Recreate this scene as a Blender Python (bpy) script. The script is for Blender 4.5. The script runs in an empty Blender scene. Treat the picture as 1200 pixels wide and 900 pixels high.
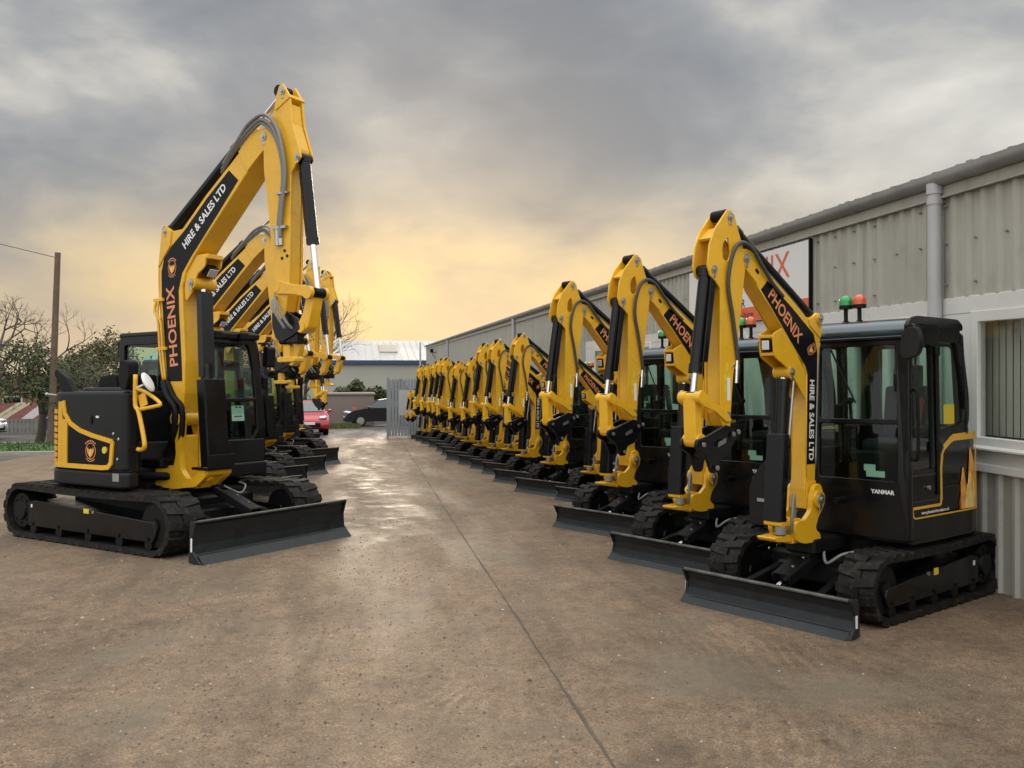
import bpy, bmesh, math, random
from mathutils import Vector, Matrix
random.seed(7)
R = math.radians
scn = bpy.context.scene
COL = scn.collection
SL = 0.025                      # the yard falls away gently from the camera
CAM_H = 1.8

# ------------------------------------------------------------------ materials
def nt(name):
    m = bpy.data.materials.new(name); m.use_nodes = True
    n = m.node_tree; n.nodes.clear()
    out = n.nodes.new('ShaderNodeOutputMaterial')
    return m, n, out
def N(n, typ, ins=None, **kw):
    x = n.nodes.new(typ)
    for k, v in kw.items(): setattr(x, k, v)
    for k, v in (ins or {}).items():
        if hasattr(v, 'is_output'): n.links.new(v, x.inputs[k])
        else: x.inputs[k].default_value = v
    return x
def c4(c): return (c[0], c[1], c[2], 1.0)
def ramp(n, fac, stops):
    r = n.nodes.new('ShaderNodeValToRGB'); n.links.new(fac, r.inputs[0])
    e = r.color_ramp.elements
    while len(e) < len(stops): e.new(0.5)
    for i, (p, c) in enumerate(stops):
        e[i].position = p; e[i].color = c4(c) if not isinstance(c, float) else (c, c, c, 1)
    return r
def paint(name, col, rough=0.4, metal=0.0, coat=0.0, var=0.0, dirt=None, dirt_amt=0.0, scale=3.0, bump=0.0, bscale=60.0, spec=0.5):
    m, n, out = nt(name)
    b = N(n, 'ShaderNodeBsdfPrincipled', {'Roughness': rough, 'Metallic': metal, 'Base Color': c4(col), 'Coat Weight': coat, 'Coat Roughness': 0.12, 'Specular IOR Level': spec})
    tc = N(n, 'ShaderNodeTexCoord')
    if var or dirt:
        nz = N(n, 'ShaderNodeTexNoise', {'Vector': tc.outputs['Object'], 'Scale': scale, 'Detail': 6.0, 'Roughness': 0.6})
        lo = tuple(c * (1 - var) for c in col); hi = tuple(min(1, c * (1 + var)) for c in col)
        r1 = ramp(n, nz.outputs['Fac'], [(0.3, lo), (0.7, hi)])
        colr = r1.outputs[0]
        if dirt:
            nz2 = N(n, 'ShaderNodeTexNoise', {'Vector': tc.outputs['Object'], 'Scale': scale * 2.7, 'Detail': 8.0, 'Roughness': 0.7})
            r2 = ramp(n, nz2.outputs['Fac'], [(0.5, 0.0), (0.75, float(dirt_amt))])
            mx = N(n, 'ShaderNodeMix', {0: r2.outputs[0], 6: colr, 7: c4(dirt)}, data_type='RGBA')
            colr = mx.outputs[2]
        n.links.new(colr, b.inputs['Base Color'])
        rr = N(n, 'ShaderNodeMapRange', {0: nz.outputs['Fac'], 1: 0.3, 2: 0.7, 3: max(0.02, rough - 0.08), 4: min(1, rough + 0.1)})
        n.links.new(rr.outputs[0], b.inputs['Roughness'])
    if bump:
        nb = N(n, 'ShaderNodeTexNoise', {'Vector': tc.outputs['Object'], 'Scale': bscale, 'Detail': 4.0})
        bp = N(n, 'ShaderNodeBump', {'Height': nb.outputs['Fac'], 'Strength': bump, 'Distance': 0.01})
        n.links.new(bp.outputs[0], b.inputs['Normal'])
    n.links.new(b.outputs[0], out.inputs[0])
    return m
def glass(name, tint, gl=1.0, ior=1.5):
    m, n, out = nt(name)
    t = N(n, 'ShaderNodeBsdfTransparent', {'Color': c4(tint)})
    g = N(n, 'ShaderNodeBsdfGlossy', {'Color': (gl, gl, gl, 1), 'Roughness': 0.02})
    f = N(n, 'ShaderNodeFresnel', {'IOR': ior})
    ge_ = N(n, 'ShaderNodeNewGeometry'); iv = N(n, 'ShaderNodeMath', {0: 1.0, 1: ge_.outputs['Backfacing']}, operation='SUBTRACT')   # reflect at the outer face only
    fm = N(n, 'ShaderNodeMath', {0: f.outputs[0], 1: iv.outputs[0]}, operation='MULTIPLY')
    mx = N(n, 'ShaderNodeMixShader', {0: fm.outputs[0], 1: t.outputs[0], 2: g.outputs[0]})
    n.links.new(mx.outputs[0], out.inputs[0])
    return m

M = {}
M['yellow'] = paint('yellow_paint', (0.76, 0.415, 0.015), 0.32, coat=0.25, var=0.07, scale=2.0, dirt=(0.3, 0.17, 0.035), dirt_amt=0.28)
M['black'] = paint('black_gloss_paint', (0.005, 0.0054, 0.006), 0.22, spec=0.3, coat=0.0, var=0.25, scale=4)
M['matte'] = paint('black_plastic', (0.006, 0.0063, 0.0066), 0.5, spec=0.2, var=0.25, scale=6, bump=0.12, bscale=220)
M['hood'] = paint('charcoal_moulding', (0.010, 0.0105, 0.0115), 0.4, spec=0.28, var=0.15, scale=3, bump=0.05, bscale=200)
M['bladep'] = paint('blade_grey_paint', (0.012, 0.0145, 0.017), 0.34, spec=0.35, var=0.2, scale=5, dirt=(0.06, 0.052, 0.045), dirt_amt=0.3)
M['rubber'] = paint('track_rubber', (0.011, 0.0105, 0.010), 0.6, spec=0.22, var=0.3, scale=7, dirt=(0.085, 0.066, 0.05), dirt_amt=0.6, bump=0.3, bscale=60)
M['worn'] = paint('worn_steel_edge', (0.11, 0.108, 0.10), 0.45, metal=0.4, var=0.4, scale=8)
M['chrome'] = paint('chrome', (0.75, 0.75, 0.76), 0.12, metal=1.0)
M['steel'] = paint('zinc_steel', (0.45, 0.44, 0.42), 0.38, metal=0.9, var=0.15)
M['hose'] = paint('rubber_hose', (0.05, 0.05, 0.045), 0.5)
M['hosegrey'] = paint('sleeved_hose', (0.2, 0.2, 0.19), 0.5)
M['decal'] = paint('black_decal', (0.006, 0.006, 0.008), 0.3, spec=0.15)
M['orange'] = paint('orange_lettering', (0.72, 0.26, 0.11), 0.45)
M['flame'] = paint('flame_orange', (0.9, 0.36, 0.06), 0.45, var=0.35, scale=14)
M['flame2'] = paint('flame_cream', (0.9, 0.62, 0.2), 0.45, var=0.2, scale=14)
M['flame3'] = paint('flame_red', (0.3, 0.07, 0.02), 0.45, var=0.4, scale=14)
M['white'] = paint('white_vinyl', (0.78, 0.78, 0.76), 0.45)
M['sticker'] = paint('yellow_sticker', (0.7, 0.55, 0.03), 0.45)
M['paper'] = paint('pale_green_paper', (0.48, 0.58, 0.52), 0.7)
M['green'] = paint('green_lens', (0.01, 0.28, 0.07), 0.15, coat=0.5)
M['amber'] = paint('amber_lens', (0.6, 0.09, 0.02), 0.15, coat=0.5)
M['red'] = paint('red_plastic', (0.5, 0.02, 0.015), 0.4)
M['seat'] = paint('seat_cloth', (0.014, 0.014, 0.016), 0.8, bump=0.2, bscale=150)
M['lampglass'] = paint('lamp_reflector', (0.6, 0.6, 0.62), 0.15, metal=0.6)
M['mirror'] = paint('mirror_face', (0.85, 0.87, 0.88), 0.03, metal=1.0)
M['roof'] = paint('cab_roof_panel', (0.03, 0.055, 0.065), 0.13, coat=0.8)
M['glass'] = glass('tinted_cab_glass', (0.80, 0.905, 0.855), 0.9)
M['wglass'] = glass('window_glass', (0.88, 0.9, 0.89), 0.9, 1.55)

# ------------------------------------------------------------------ mesh builder
class MB:
    def __init__(s): s.bm = bmesh.new()
    def poly3(s, A, B, bev=0.0, seg=1, smooth=False):
        """closed solid between two loops of equal length"""
        vs = []
        va = [s.bm.verts.new(p) for p in A]; vb = [s.bm.verts.new(p) for p in B]
        fs = [s.bm.faces.new(va), s.bm.faces.new(list(reversed(vb)))]
        n = len(A)
        for i in range(n):
            j = (i + 1) % n
            f = s.bm.faces.new([va[j], va[i], vb[i], vb[j]]); f.smooth = smooth; fs.append(f)
        bmesh.ops.recalc_face_normals(s.bm, faces=fs)
        if bev:
            es = list({e for f in fs for e in f.edges})
            bmesh.ops.bevel(s.bm, geom=es, offset=bev, segments=seg, affect='EDGES', clamp_overlap=True, profile=0.5)
        return s
    def xz(s, pts, y0, y1, bev=0.0, seg=1):
        return s.poly3([(x, y0, z) for x, z in pts], [(x, y1, z) for x, z in pts], bev, seg)
    def xy(s, pts, z0, z1, bev=0.0, seg=1):
        return s.poly3([(x, y, z0) for x, y in pts], [(x, y, z1) for x, y in pts], bev, seg)
    def yz(s, pts, x0, x1, bev=0.0, seg=1):
        return s.poly3([(x0, y, z) for y, z in pts], [(x1, y, z) for y, z in pts], bev, seg)
    def box(s, x0, x1, y0, y1, z0, z1, bev=0.0, seg=1):
        return s.xy([(x0, y0), (x1, y0), (x1, y1), (x0, y1)], z0, z1, bev, seg)
    def obox(s, p0, p1, w, h, up=(0, 0, 1), bev=0.0):
        """oriented bar from p0 to p1"""
        p0 = Vector(p0); p1 = Vector(p1); d = (p1 - p0).normalized()
        sd = d.cross(Vector(up));
        if sd.length < 1e-4: sd = d.cross(Vector((1, 0, 0)))
        sd.normalize(); u = sd.cross(d).normalized()
        o = [sd * a * w / 2 + u * b * h / 2 for a, b in ((-1, -1), (1, -1), (1, 1), (-1, 1))]
        return s.poly3([p0 + q for q in o], [p1 + q for q in o], bev)
    def cyl(s, p0, p1, r0, r1=None, n=14, bev=0.0):
        r1 = r0 if r1 is None else r1
        p0 = Vector(p0); p1 = Vector(p1); d = (p1 - p0).normalized()
        a = d.cross(Vector((0, 0, 1)))
        if a.length < 1e-3: a = d.cross(Vector((1, 0, 0)))
        a.normalize(); b = d.cross(a)
        A = [p0 + (a * math.cos(t) + b * math.sin(t)) * r0 for t in [2 * math.pi * i / n for i in range(n)]]
        B = [p1 + (a * math.cos(t) + b * math.sin(t)) * r1 for t in [2 * math.pi * i / n for i in range(n)]]
        va = [s.bm.verts.new(p) for p in A]; vb = [s.bm.verts.new(p) for p in B]
        fs = [s.bm.faces.new(va), s.bm.faces.new(list(reversed(vb)))]
        for i in range(n):
            j = (i + 1) % n
            f = s.bm.faces.new([va[j], va[i], vb[i], vb[j]]); f.smooth = True; fs.append(f)
        for f in fs[:2]:
            for e in f.edges: e.smooth = False
        bmesh.ops.recalc_face_normals(s.bm, faces=fs)
        return s
    def tube(s, path, r, n=8, sub=6, radii=None):
        P = spline(path, sub) if sub > 1 else [Vector(p) for p in path]
        rings = []
        a = None
        for i, p in enumerate(P):
            d = (P[min(i + 1, len(P) - 1)] - P[max(i - 1, 0)]).normalized()
            if a is None:
                a = d.cross(Vector((0, 0, 1)))
                if a.length < 1e-2: a = d.cross(Vector((1, 0, 0)))
            a = (a - d * a.dot(d)).normalized(); b = d.cross(a)
            rr = r if radii is None else radii[0] + (radii[1] - radii[0]) * i / (len(P) - 1)
            rings.append([s.bm.verts.new(p + (a * math.cos(t) + b * math.sin(t)) * rr) for t in [2 * math.pi * k / n for k in range(n)]])
        for A, B in zip(rings, rings[1:]):
            for k in range(n):
                f = s.bm.faces.new([A[k], A[(k + 1) % n], B[(k + 1) % n], B[k]]); f.smooth = True
        s.bm.faces.new(list(reversed(rings[0]))); s.bm.faces.new(rings[-1])
        return s
    def ball(s, c, rx, ry=None, rz=None, seg=16, rings=10, zmin=-1.0):
        ry = ry or rx; rz = rz or rx
        m = Matrix.Translation(c) @ Matrix.Diagonal((rx, ry, rz, 1))
        r = bmesh.ops.create_uvsphere(s.bm, u_segments=seg, v_segments=rings, radius=1.0, matrix=m)
        for v in r['verts']:
            for f in v.link_faces: f.smooth = True
        return s
    def quad(s, pts):
        s.bm.faces.new([s.bm.verts.new(p) for p in pts]); return s
    def move(s, mat):
        bmesh.ops.transform(s.bm, matrix=mat, verts=s.bm.verts); return s
    def obj(s, name, mat, parent=None, **props):
        me = bpy.data.meshes.new(name); s.bm.to_mesh(me); s.bm.free()
        o = bpy.data.objects.new(name, me); COL.objects.link(o)
        for m in (mat if isinstance(mat, (list, tuple)) else [mat]): me.materials.append(m)
        if parent: o.parent = parent
        for k, v in props.items(): o[k] = v
        return o
def spline(pts, sub=6):
    P = [Vector(p) for p in pts]
    if len(P) < 3: return P
    out = []
    for i in range(len(P) - 1):
        a, b, c, d = P[max(i - 1, 0)], P[i], P[i + 1], P[min(i + 2, len(P) - 1)]
        for k in range(sub):
            t = k / sub
            out.append(0.5 * ((2 * b) + (c - a) * t + (2 * a - 5 * b + 4 * c - d) * t * t + (3 * b - a - 3 * c + d) * t ** 3))
    out.append(P[-1]); return out
def rpoly(pts, r, n=4):
    """round the corners of a 2D polygon; r number or list"""
    out = []; L = len(pts)
    for i in range(L):
        p = Vector(pts[i]); a = Vector(pts[i - 1]); b = Vector(pts[(i + 1) % L])
        rr = r[i] if isinstance(r, (list, tuple)) else r
        da = (a - p); db = (b - p); rr = min(rr, da.length * 0.45, db.length * 0.45)
        if rr < 1e-4: out.append((p.x, p.y)); continue
        s = p + da.normalized() * rr; e = p + db.normalized() * rr
        for k in range(n + 1):
            t = k / n; q = s * (1 - t) ** 2 + p * 2 * t * (1 - t) + e * t * t; out.append((q.x, q.y))
    return out
def frame_plate(name, outer, holes, depth, place, mat, parent, bev=0.006):
    """flat plate with window openings cut through it, from a filled 2D curve; place maps (u, v, w) to 3D"""
    cu = bpy.data.curves.new(name, 'CURVE'); cu.dimensions = '2D'; cu.fill_mode = 'BOTH'
    cu.extrude = depth / 2 - bev; cu.bevel_depth = bev; cu.bevel_resolution = 1
    for lp in [outer] + holes:
        sp = cu.splines.new('POLY'); sp.points.add(len(lp) - 1); sp.use_cyclic_u = True
        for q, p in zip(sp.points, lp): q.co = (p[0], p[1], 0, 1)
    t = bpy.data.objects.new('tmp', cu); COL.objects.link(t)
    dg = bpy.context.evaluated_depsgraph_get(); dg.update()
    me = bpy.data.meshes.new_from_object(t.evaluated_get(dg))
    bpy.data.objects.remove(t); bpy.data.curves.remove(cu)
    for v in me.vertices: v.co = place(*v.co)
    bm = bmesh.new(); bm.from_mesh(me); bmesh.ops.remove_doubles(bm, verts=bm.verts, dist=1e-5)
    bmesh.ops.recalc_face_normals(bm, faces=bm.faces); bm.to_mesh(me); bm.free()
    me.materials.clear(); me.materials.append(mat); me.name = name
    o = bpy.data.objects.new(name, me); COL.objects.link(o)
    if parent: o.parent = parent
    return o
def text_mesh(name, string, size, org, u, v, mat, parent, width=None, weight=0.018, depth=0.002, align='CENTER'):
    cu = bpy.data.curves.new(name, 'FONT'); cu.body = string; cu.size = 1.0; cu.offset = weight
    cu.align_x = 'LEFT'; cu.resolution_u = 3; cu.extrude = 0.0
    t = bpy.data.objects.new('tmp', cu); COL.objects.link(t)
    dg = bpy.context.evaluated_depsgraph_get(); dg.update()
    me = bpy.data.meshes.new_from_object(t.evaluated_get(dg))
    bpy.data.objects.remove(t); bpy.data.curves.remove(cu)
    xs = [w.co.x for w in me.vertices]; ys = [w.co.y for w in me.vertices]
    x0, x1, y0, y1 = min(xs), max(xs), min(ys), max(ys)
    sy = size / 0.73; sx = sy if width is None else width / (x1 - x0)
    u = Vector(u).normalized(); v = Vector(v).normalized(); o3 = Vector(org); nrm = u.cross(v)
    for w in me.vertices:
        w.co = o3 + u * ((w.co.x - (x0 + x1) / 2) * sx) + v * ((w.co.y - 0.365) * sy) + nrm * depth
    me.materials.clear(); me.materials.append(mat); me.name = name
    o = bpy.data.objects.new(name, me); COL.objects.link(o)
    if parent: o.parent = parent
    return o
def flat(name, polys, place, th, mat, parent, z0=0.0):
    """thin raised shapes (vinyl, badges): polygons in (u, v) given a thickness along w"""
    b = MB()
    for p in polys: b.poly3([place(x, y, z0) for x, y in p], [place(x, y, z0 + th) for x, y in p])
    return b.obj(name, mat, parent)
def ring_poly(cx, cy, r0, r1, a0=0, a1=360, n=24, ex=1.0):
    o = [(cx + r1 * ex * math.cos(R(a0 + (a1 - a0) * i / n)), cy + r1 * math.sin(R(a0 + (a1 - a0) * i / n))) for i in range(n + 1)]
    i_ = [(cx + r0 * ex * math.cos(R(a0 + (a1 - a0) * i / n)), cy + r0 * math.sin(R(a0 + (a1 - a0) * i / n))) for i in range(n + 1)]
    return [[o[k], o[k + 1], i_[k + 1], i_[k]] for k in range(n)]
def emblem(parent, place, r, name='emblem'):
    """round badge with a rising flame-winged bird"""
    rg = flat(name, ring_poly(0, 0, r * 0.9, r, ex=0.82) + [q for a0 in range(45, 135, 14) for q in ring_poly(0, 0, r * 1.12, r * 1.3, a0, a0 + 9, 2, 0.9)] + [q for a0 in range(228, 312, 12) for q in ring_poly(0, 0, r * 1.12, r * 1.24, a0, a0 + 8, 2, 0.9)], place, 0.0015, M['orange'], parent, 0.001)
    wing = [(0.02, -0.72), (0.3, -0.5), (0.52, -0.1), (0.6, 0.42), (0.47, 0.2), (0.42, 0.55), (0.3, 0.12), (0.22, 0.3), (0.14, -0.05), (0.02, -0.12)]
    polys = [[(x * r, y * r) for x, y in wing], [(-x * r, y * r) for x, y in reversed(wing)]]
    flat('bird', polys, place, 0.0015, M['flame'], rg, 0.003)
    flat('bird_body', [[(x * r, y * r) for x, y in [(-0.1, -0.5), (0.0, -0.85), (0.1, -0.5), (0.09, 0.0), (0.16, 0.22), (0.05, 0.3), (-0.06, 0.22), (-0.08, 0.0)]]], place, 0.0015, M['flame2'], rg, 0.0055)
    return rg
def empty(name, loc=(0, 0, 0)):
    o = bpy.data.objects.new(name, None); COL.objects.link(o); o.location = loc; o.empty_display_size = 0.2; return o
def tag(o, label=None, cat=None, group=None, kind=None):
    for k, v in (('label', label), ('category', cat), ('group', group), ('kind', kind)):
        if v: o[k] = v
    return o
def copy_tree(o, parent=None):
    c = o.copy(); COL.objects.link(c)
    if parent: c.parent = parent
    for ch in list(o.children): copy_tree(ch, c)
    return c

def gz(y):                       # ground height
    if y < 70: return -SL * y
    return -SL * 70
def slope_mat(x, y, heading, s=1.0):
    n = Vector((0, SL, 1)).normalized(); h = R(heading)
    f = Vector((math.cos(h), math.sin(h), 0)); f = (f - n * f.dot(n)).normalized(); l = n.cross(f)
    m = Matrix((f, l, n)).transposed().to_4x4()
    return Matrix.Translation((x, y, gz(y))) @ m @ Matrix.Scale(s, 4)

# ------------------------------------------------------------------ excavator parts
def track(parent, y0, y1, xr, xf, r, outer_sign, thick, nl, stickers=True, midi=False):
    """rubber belt with lugs, running frame, sprocket, idler and rollers; ground at z = 0"""
    cz = r; lug = thick * (0.30 if midi else 0.42); rb = r - lug
    # loop centreline (rear axle xr, front axle xf); top run sags a little
    loop = []
    n = 14
    L = xf - xr
    for i in range(n + 1):
        a = R(-90 + 180 * i / n); loop.append((xf + rb * math.cos(a), cz + rb * math.sin(a)))
    for i in range(1, 8):
        t = i / 8; loop.append((xf - L * t, cz + rb - 0.018 * math.sin(math.pi * t)))
    for i in range(n + 1):
        a = R(90 + 180 * i / n); loop.append((xr + rb * math.cos(a), cz + rb * math.sin(a)))
    for i in range(1, 8):
        t = i / 8; loop.append((xr + L * t, cz - rb))
    m = len(loop)
    cum = [0]
    for i in range(m):
        p, q = Vector(loop[i]), Vector(loop[(i + 1) % m]); cum.append(cum[-1] + (q - p).length)
    def at(s):
        s %= cum[-1]
        for i in range(m):
            if cum[i + 1] >= s:
                t = (s - cum[i]) / (cum[i + 1] - cum[i] + 1e-9)
                p = Vector(loop[i]).lerp(Vector(loop[(i + 1) % m]), t); d = (Vector(loop[(i + 1) % m]) - Vector(loop[i])).normalized()
                return p, d
    b = MB(); bm = b.bm
    ro = []; ri = []
    for i in range(m):
        p = Vector(loop[i]); d = (Vector(loop[(i + 1) % m]) - Vector(loop[i - 1])).normalized(); nn = Vector((d.y, -d.x))
        q = p - nn * thick * 0.75
        ro.append((bm.verts.new((p.x, y0, p.y)), bm.verts.new((p.x, y1, p.y))))
        ri.append((bm.verts.new((q.x, y0, q.y)), bm.verts.new((q.x, y1, q.y))))
    for i in range(m):
        j = (i + 1) % m
        for q in ([ro[i][0], ro[j][0], ro[j][1], ro[i][1]], [ri[j][0], ri[i][0], ri[i][1], ri[j][1]], [ro[j][0], ro[i][0], ri[i][0], ri[j][0]], [ro[i][1], ro[j][1], ri[j][1], ri[i][1]]):
            bm.faces.new(q)
    bmesh.ops.recalc_face_normals(bm, faces=bm.faces)
    ym = (y0 + y1) / 2; w = y1 - y0
    pitch = cum[-1] / nl
    for k in range(nl):
        for half, (ya, yb) in enumerate(((y0 - 0.004, ym + w * 0.1), (ym - w * 0.1, y1 + 0.004))):
            s = (k + 0.5 * half) * pitch
            A = []; B = []
            for sy, yy, sh in ((0, ya, 0.1 if half == 0 else -0.1), (1, yb, -0.1 if half == 0 else 0.1)):
                for ds, hh in ((-0.30, -0.2), (-0.23, 1.0), (0.23, 1.0), (0.30, -0.2)):
                    p, d = at(s + (ds + sh) * pitch); nn = Vector((d.y, -d.x)); q = p + nn * lug * hh
                    (A if sy == 0 else B).append((q.x, yy, q.y))
            b.poly3(A, B)
    # inside guide lugs are hidden by the frame: none
    belt = b.obj('track', M['rubber'], parent)
    yo = y1 if outer_sign > 0 else y0          # outer edge
    yi = y0 if outer_sign > 0 else y1
    s_ = outer_sign
    f = MB()
    zt = cz + rb * 0.44; zb = cz - rb * 0.56
    x0, x1 = xr + r * 0.55, xf + r * 0.15
    pts = rpoly([(x0, zb), (x1 - 0.05, zb - 0.0), (x1, zb + 0.08), (x1 - 0.02, zt - 0.1), (x0 + 0.12, zt), (x0, zt - 0.02)], 0.02, 2)
    f.xz(pts, min(yo - s_ * 0.025, yi + s_ * 0.03), max(yo - s_ * 0.025, yi + s_ * 0.03), 0.008)
    fr = f.obj('track_frame', M['black'], belt)
    yb_ = yo - s_ * 0.0235
    for t in (0.02, 0.25, 0.5, 0.75, 0.97):
        x = x0 + 0.06 + (x1 - x0 - 0.12) * t
        rl = MB(); rl.cyl((x, yo - s_ * 0.03, zb - 0.03), (x, yi + s_ * 0.02, zb - 0.03), rb * 0.2, n=12)
        rl.cyl((x, yo - s_ * 0.012, zb + 0.035), (x, yo - s_ * 0.05, zb + 0.035), 0.016 if not midi else 0.022, n=6)
        rl.obj('roller', M['matte'], belt)
    sp = MB(); sp.cyl((xr, yi + s_ * 0.04, cz), (xr, yo - s_ * 0.05, cz), rb * 0.66, n=20)
    for k in range(14):
        a = 2 * math.pi * k / 14
        sp.box(-0.02, 0.02, min(yi + s_ * 0.1, yo - s_ * 0.1), max(yi + s_ * 0.1, yo - s_ * 0.1), rb * 0.6, rb * 0.8) if False else None
    sp.cyl((xr, yo - s_ * 0.05, cz), (xr, yo - s_ * 0.02, cz), rb * 0.4, rb * 0.36, n=16)
    for k in range(8):
        a = 2 * math.pi * k / 8; c = (xr + rb * 0.5 * math.cos(a), cz + rb * 0.5 * math.sin(a))
        sp.cyl((c[0], yo - s_ * 0.055, c[1]), (c[0], yo - s_ * 0.035, c[1]), 0.014, n=6)
    sp.obj('sprocket', M['matte'], belt)
    idl = MB(); idl.cyl((xf, yi + s_ * 0.05, cz), (xf, yo - s_ * 0.06, cz), rb * 0.74, n=20); idl.cyl((xf, yo - s_ * 0.06, cz), (xf, yo - s_ * 0.035, cz), rb * 0.25, n=12)
    idl.obj('idler', M['matte'], belt)
    if stickers:
        st = MB(); xm = x0 + (x1 - x0) * 0.5; w_ = 0.05 if not midi else 0.075
        ys = sorted((yb_, yb_ + s_ * 0.004))
        st.box(xm - w_, xm + w_ * 0.4, ys[0], ys[1], zt - 0.085, zt - 0.03)
        st.obj('sticker', M['sticker'], belt)
        st = MB(); st.box(x0 + 0.07, x0 + 0.1, ys[0], ys[1], zt - 0.09, zt - 0.05); st.obj('sticker', M['white'], belt)
        bl = MB(); bl.cyl((xm + 0.12, yb_, zt - 0.06), (xm + 0.12, yb_ + s_ * 0.012, zt - 0.06), 0.018, n=8); bl.obj('grease_cap', M['steel'], belt)
    return belt

def blade(parent, x, hw, h, arm_x, arm_y, z_arm, cyl_from, midi=False):
    k = h
    prof = [(x - 0.01, 0.0), (x + 0.10 * k / 0.3, 0.0), (x + 0.085 * k / 0.3, 0.03), (x + 0.03, 0.24 * k), (x + 0.002, 0.45 * k), (x - 0.0, 0.7 * k), (x + 0.022, 0.9 * k), (x + 0.06, k),
            (x + 0.02, k + 0.012), (x - 0.03, 0.92 * k), (x - 0.035, 0.55 * k), (x - 0.035, 0.1 * k)]
    b = MB(); b.xz(prof, -hw, hw, 0.004)
    # end cheeks
    for s in (-1, 1):
        b.xz([(x - 0.05, 0.02), (x + 0.095 * k / 0.3, 0.004), (x + 0.02, 0.3 * k), (x + 0.008, 0.6 * k), (x + 0.064, k + 0.002), (x - 0.03, k + 0.004)], s * hw - 0.012, s * hw + 0.012, 0.003)
    # wear edge
    b.xz([(x + 0.095 * k / 0.3, 0.004), (x + 0.115 * k / 0.3, 0.004), (x + 0.052 * k / 0.3, 0.22 * k), (x + 0.04 * k / 0.3, 0.22 * k)], -hw + 0.013, hw - 0.013, 0.003)
    bl = b.obj('dozer_blade', M['bladep'], parent)
    b = MB(); b.cyl((x + 0.052, -hw + 0.014, k + 0.0), (x + 0.052, hw - 0.014, k + 0.0), 0.014, n=10); b.obj('worn_edge', M['worn'], bl)
    for s in (-1, 1):
        a = MB(); a.obox((x - 0.02, s * arm_y, 0.42 * k), (arm_x, s * arm_y * 0.8, z_arm), 0.07, 0.1, bev=0.008); a.obj('blade_arm', M['matte'], bl)
    st = MB(); y = hw + 0.013
    for s in (1, -1):
        st = MB(); st.box(x - 0.012, x + 0.012, min(s * y, s * (y + 0.003)), max(s * y, s * (y + 0.003)), 0.3 * k, 0.62 * k); st.obj('sticker', M['white'], bl)
    c = MB(); p1 = Vector((x - 0.03, 0, 0.6 * k)); p0 = Vector(cyl_from); d = p1 - p0
    c.cyl(p0, p0 + d * 0.62, 0.05, n=14); c.cyl(p0 + d * 0.6, p0 + d * 0.66, 0.058, n=14)
    c.obox(p0 + d * 0.18 + Vector((0, 0, 0.07)), p0 + d * 0.72 + Vector((0, 0, 0.07)), 0.17, 0.02, bev=0.004)
    for s in (-1, 1): c.obox(p0 + d * 0.18 + Vector((0, s * 0.08, 0.03)), p0 + d * 0.72 + Vector((0, s * 0.08, 0.03)), 0.015, 0.08, bev=0.003)
    bc = c.obj('blade_cylinder', M['matte'], parent)
    c = MB(); c.cyl(p0 + d * 0.64, p1, 0.026, n=12); c.obj('cylinder_rod', M['chrome'], bc)
    for t in (0.36, 0.56):
        c = MB(); q = p0 + d * t + Vector((0, 0.03, 0.08)); c.cyl(q, q + Vector((0, 0, 0.012)), 0.014, n=6); c.obj('bolt_head', M['steel'], bc)
    c = MB(); c.tube([p0 + Vector((0.05, 0.08, 0.05)), p0 + Vector((0.2, 0.2, -0.04)), p0 + Vector((0.16, 0.32, 0.04)), p0 + Vector((-0.05, 0.4, 0.06))], 0.012, sub=6)
    c.obj('hose', M['hosegrey'], bc)
    return bl

def hydraulic(name, parent, p0, p1, y, split, rb, rr, guard=None, port=True):
    """barrel from p0 to split along p0-p1, rod onward; points (x, z)"""
    a = Vector((p0[0], y, p0[1])); c = Vector((p1[0], y, p1[1])); m = a.lerp(c, split)
    d = (c - a).normalized()
    b = MB(); b.cyl(a, m, rb, n=16); b.cyl(m - d * 0.05, m + d * 0.015, rb * 1.14, n=16); b.cyl(a - d * 0.0, a + d * 0.05, rb * 1.1, n=16)
    b.cyl(a + Vector((0, -rb * 1.25, 0)), a + Vector((0, rb * 1.25, 0)), rb * 0.9, n=14)
    if port:
        sd = Vector((0, 1, 0)).cross(d).normalized()
        b.tube([a + d * 0.12 + sd * rb, a + d * 0.14 + sd * (rb + 0.025), a.lerp(m, 0.9) + sd * (rb + 0.025), a.lerp(m, 0.94) + sd * rb], rb * 0.17, n=6, sub=1)
    if guard:
        q0 = a.lerp(c, guard[0]); q1 = a.lerp(c, guard[1]); up = Vector((0, 1, 0))
        sd = up.cross(d).normalized() * guard[3]
        b.obox(q0 + sd, q1 + sd, 0.014, guard[2], up=sd, bev=0.003) if False else b.obox(q0 + sd, q1 + sd, guard[2], 0.016, up=sd, bev=0.004)
        for s in (-1, 1): b.obox(q0 + sd * 0.5 + up * s * guard[2] / 2, q1 + sd * 0.5 + up * s * guard[2] / 2, 0.014, guard[3] * 1.0, up=sd, bev=0.003)
    o = b.obj(name, M['black'], parent)
    r = MB(); r.cyl(m, c, rr, n=14); r.obj('cylinder_rod', M['chrome'], o)
    r = MB(); r.cyl(c + Vector((0, -rb * 1.2, 0)), c + Vector((0, rb * 1.2, 0)), rr * 1.7, n=14); r.obj('rod_eye', M['matte'], o)
    return o
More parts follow.
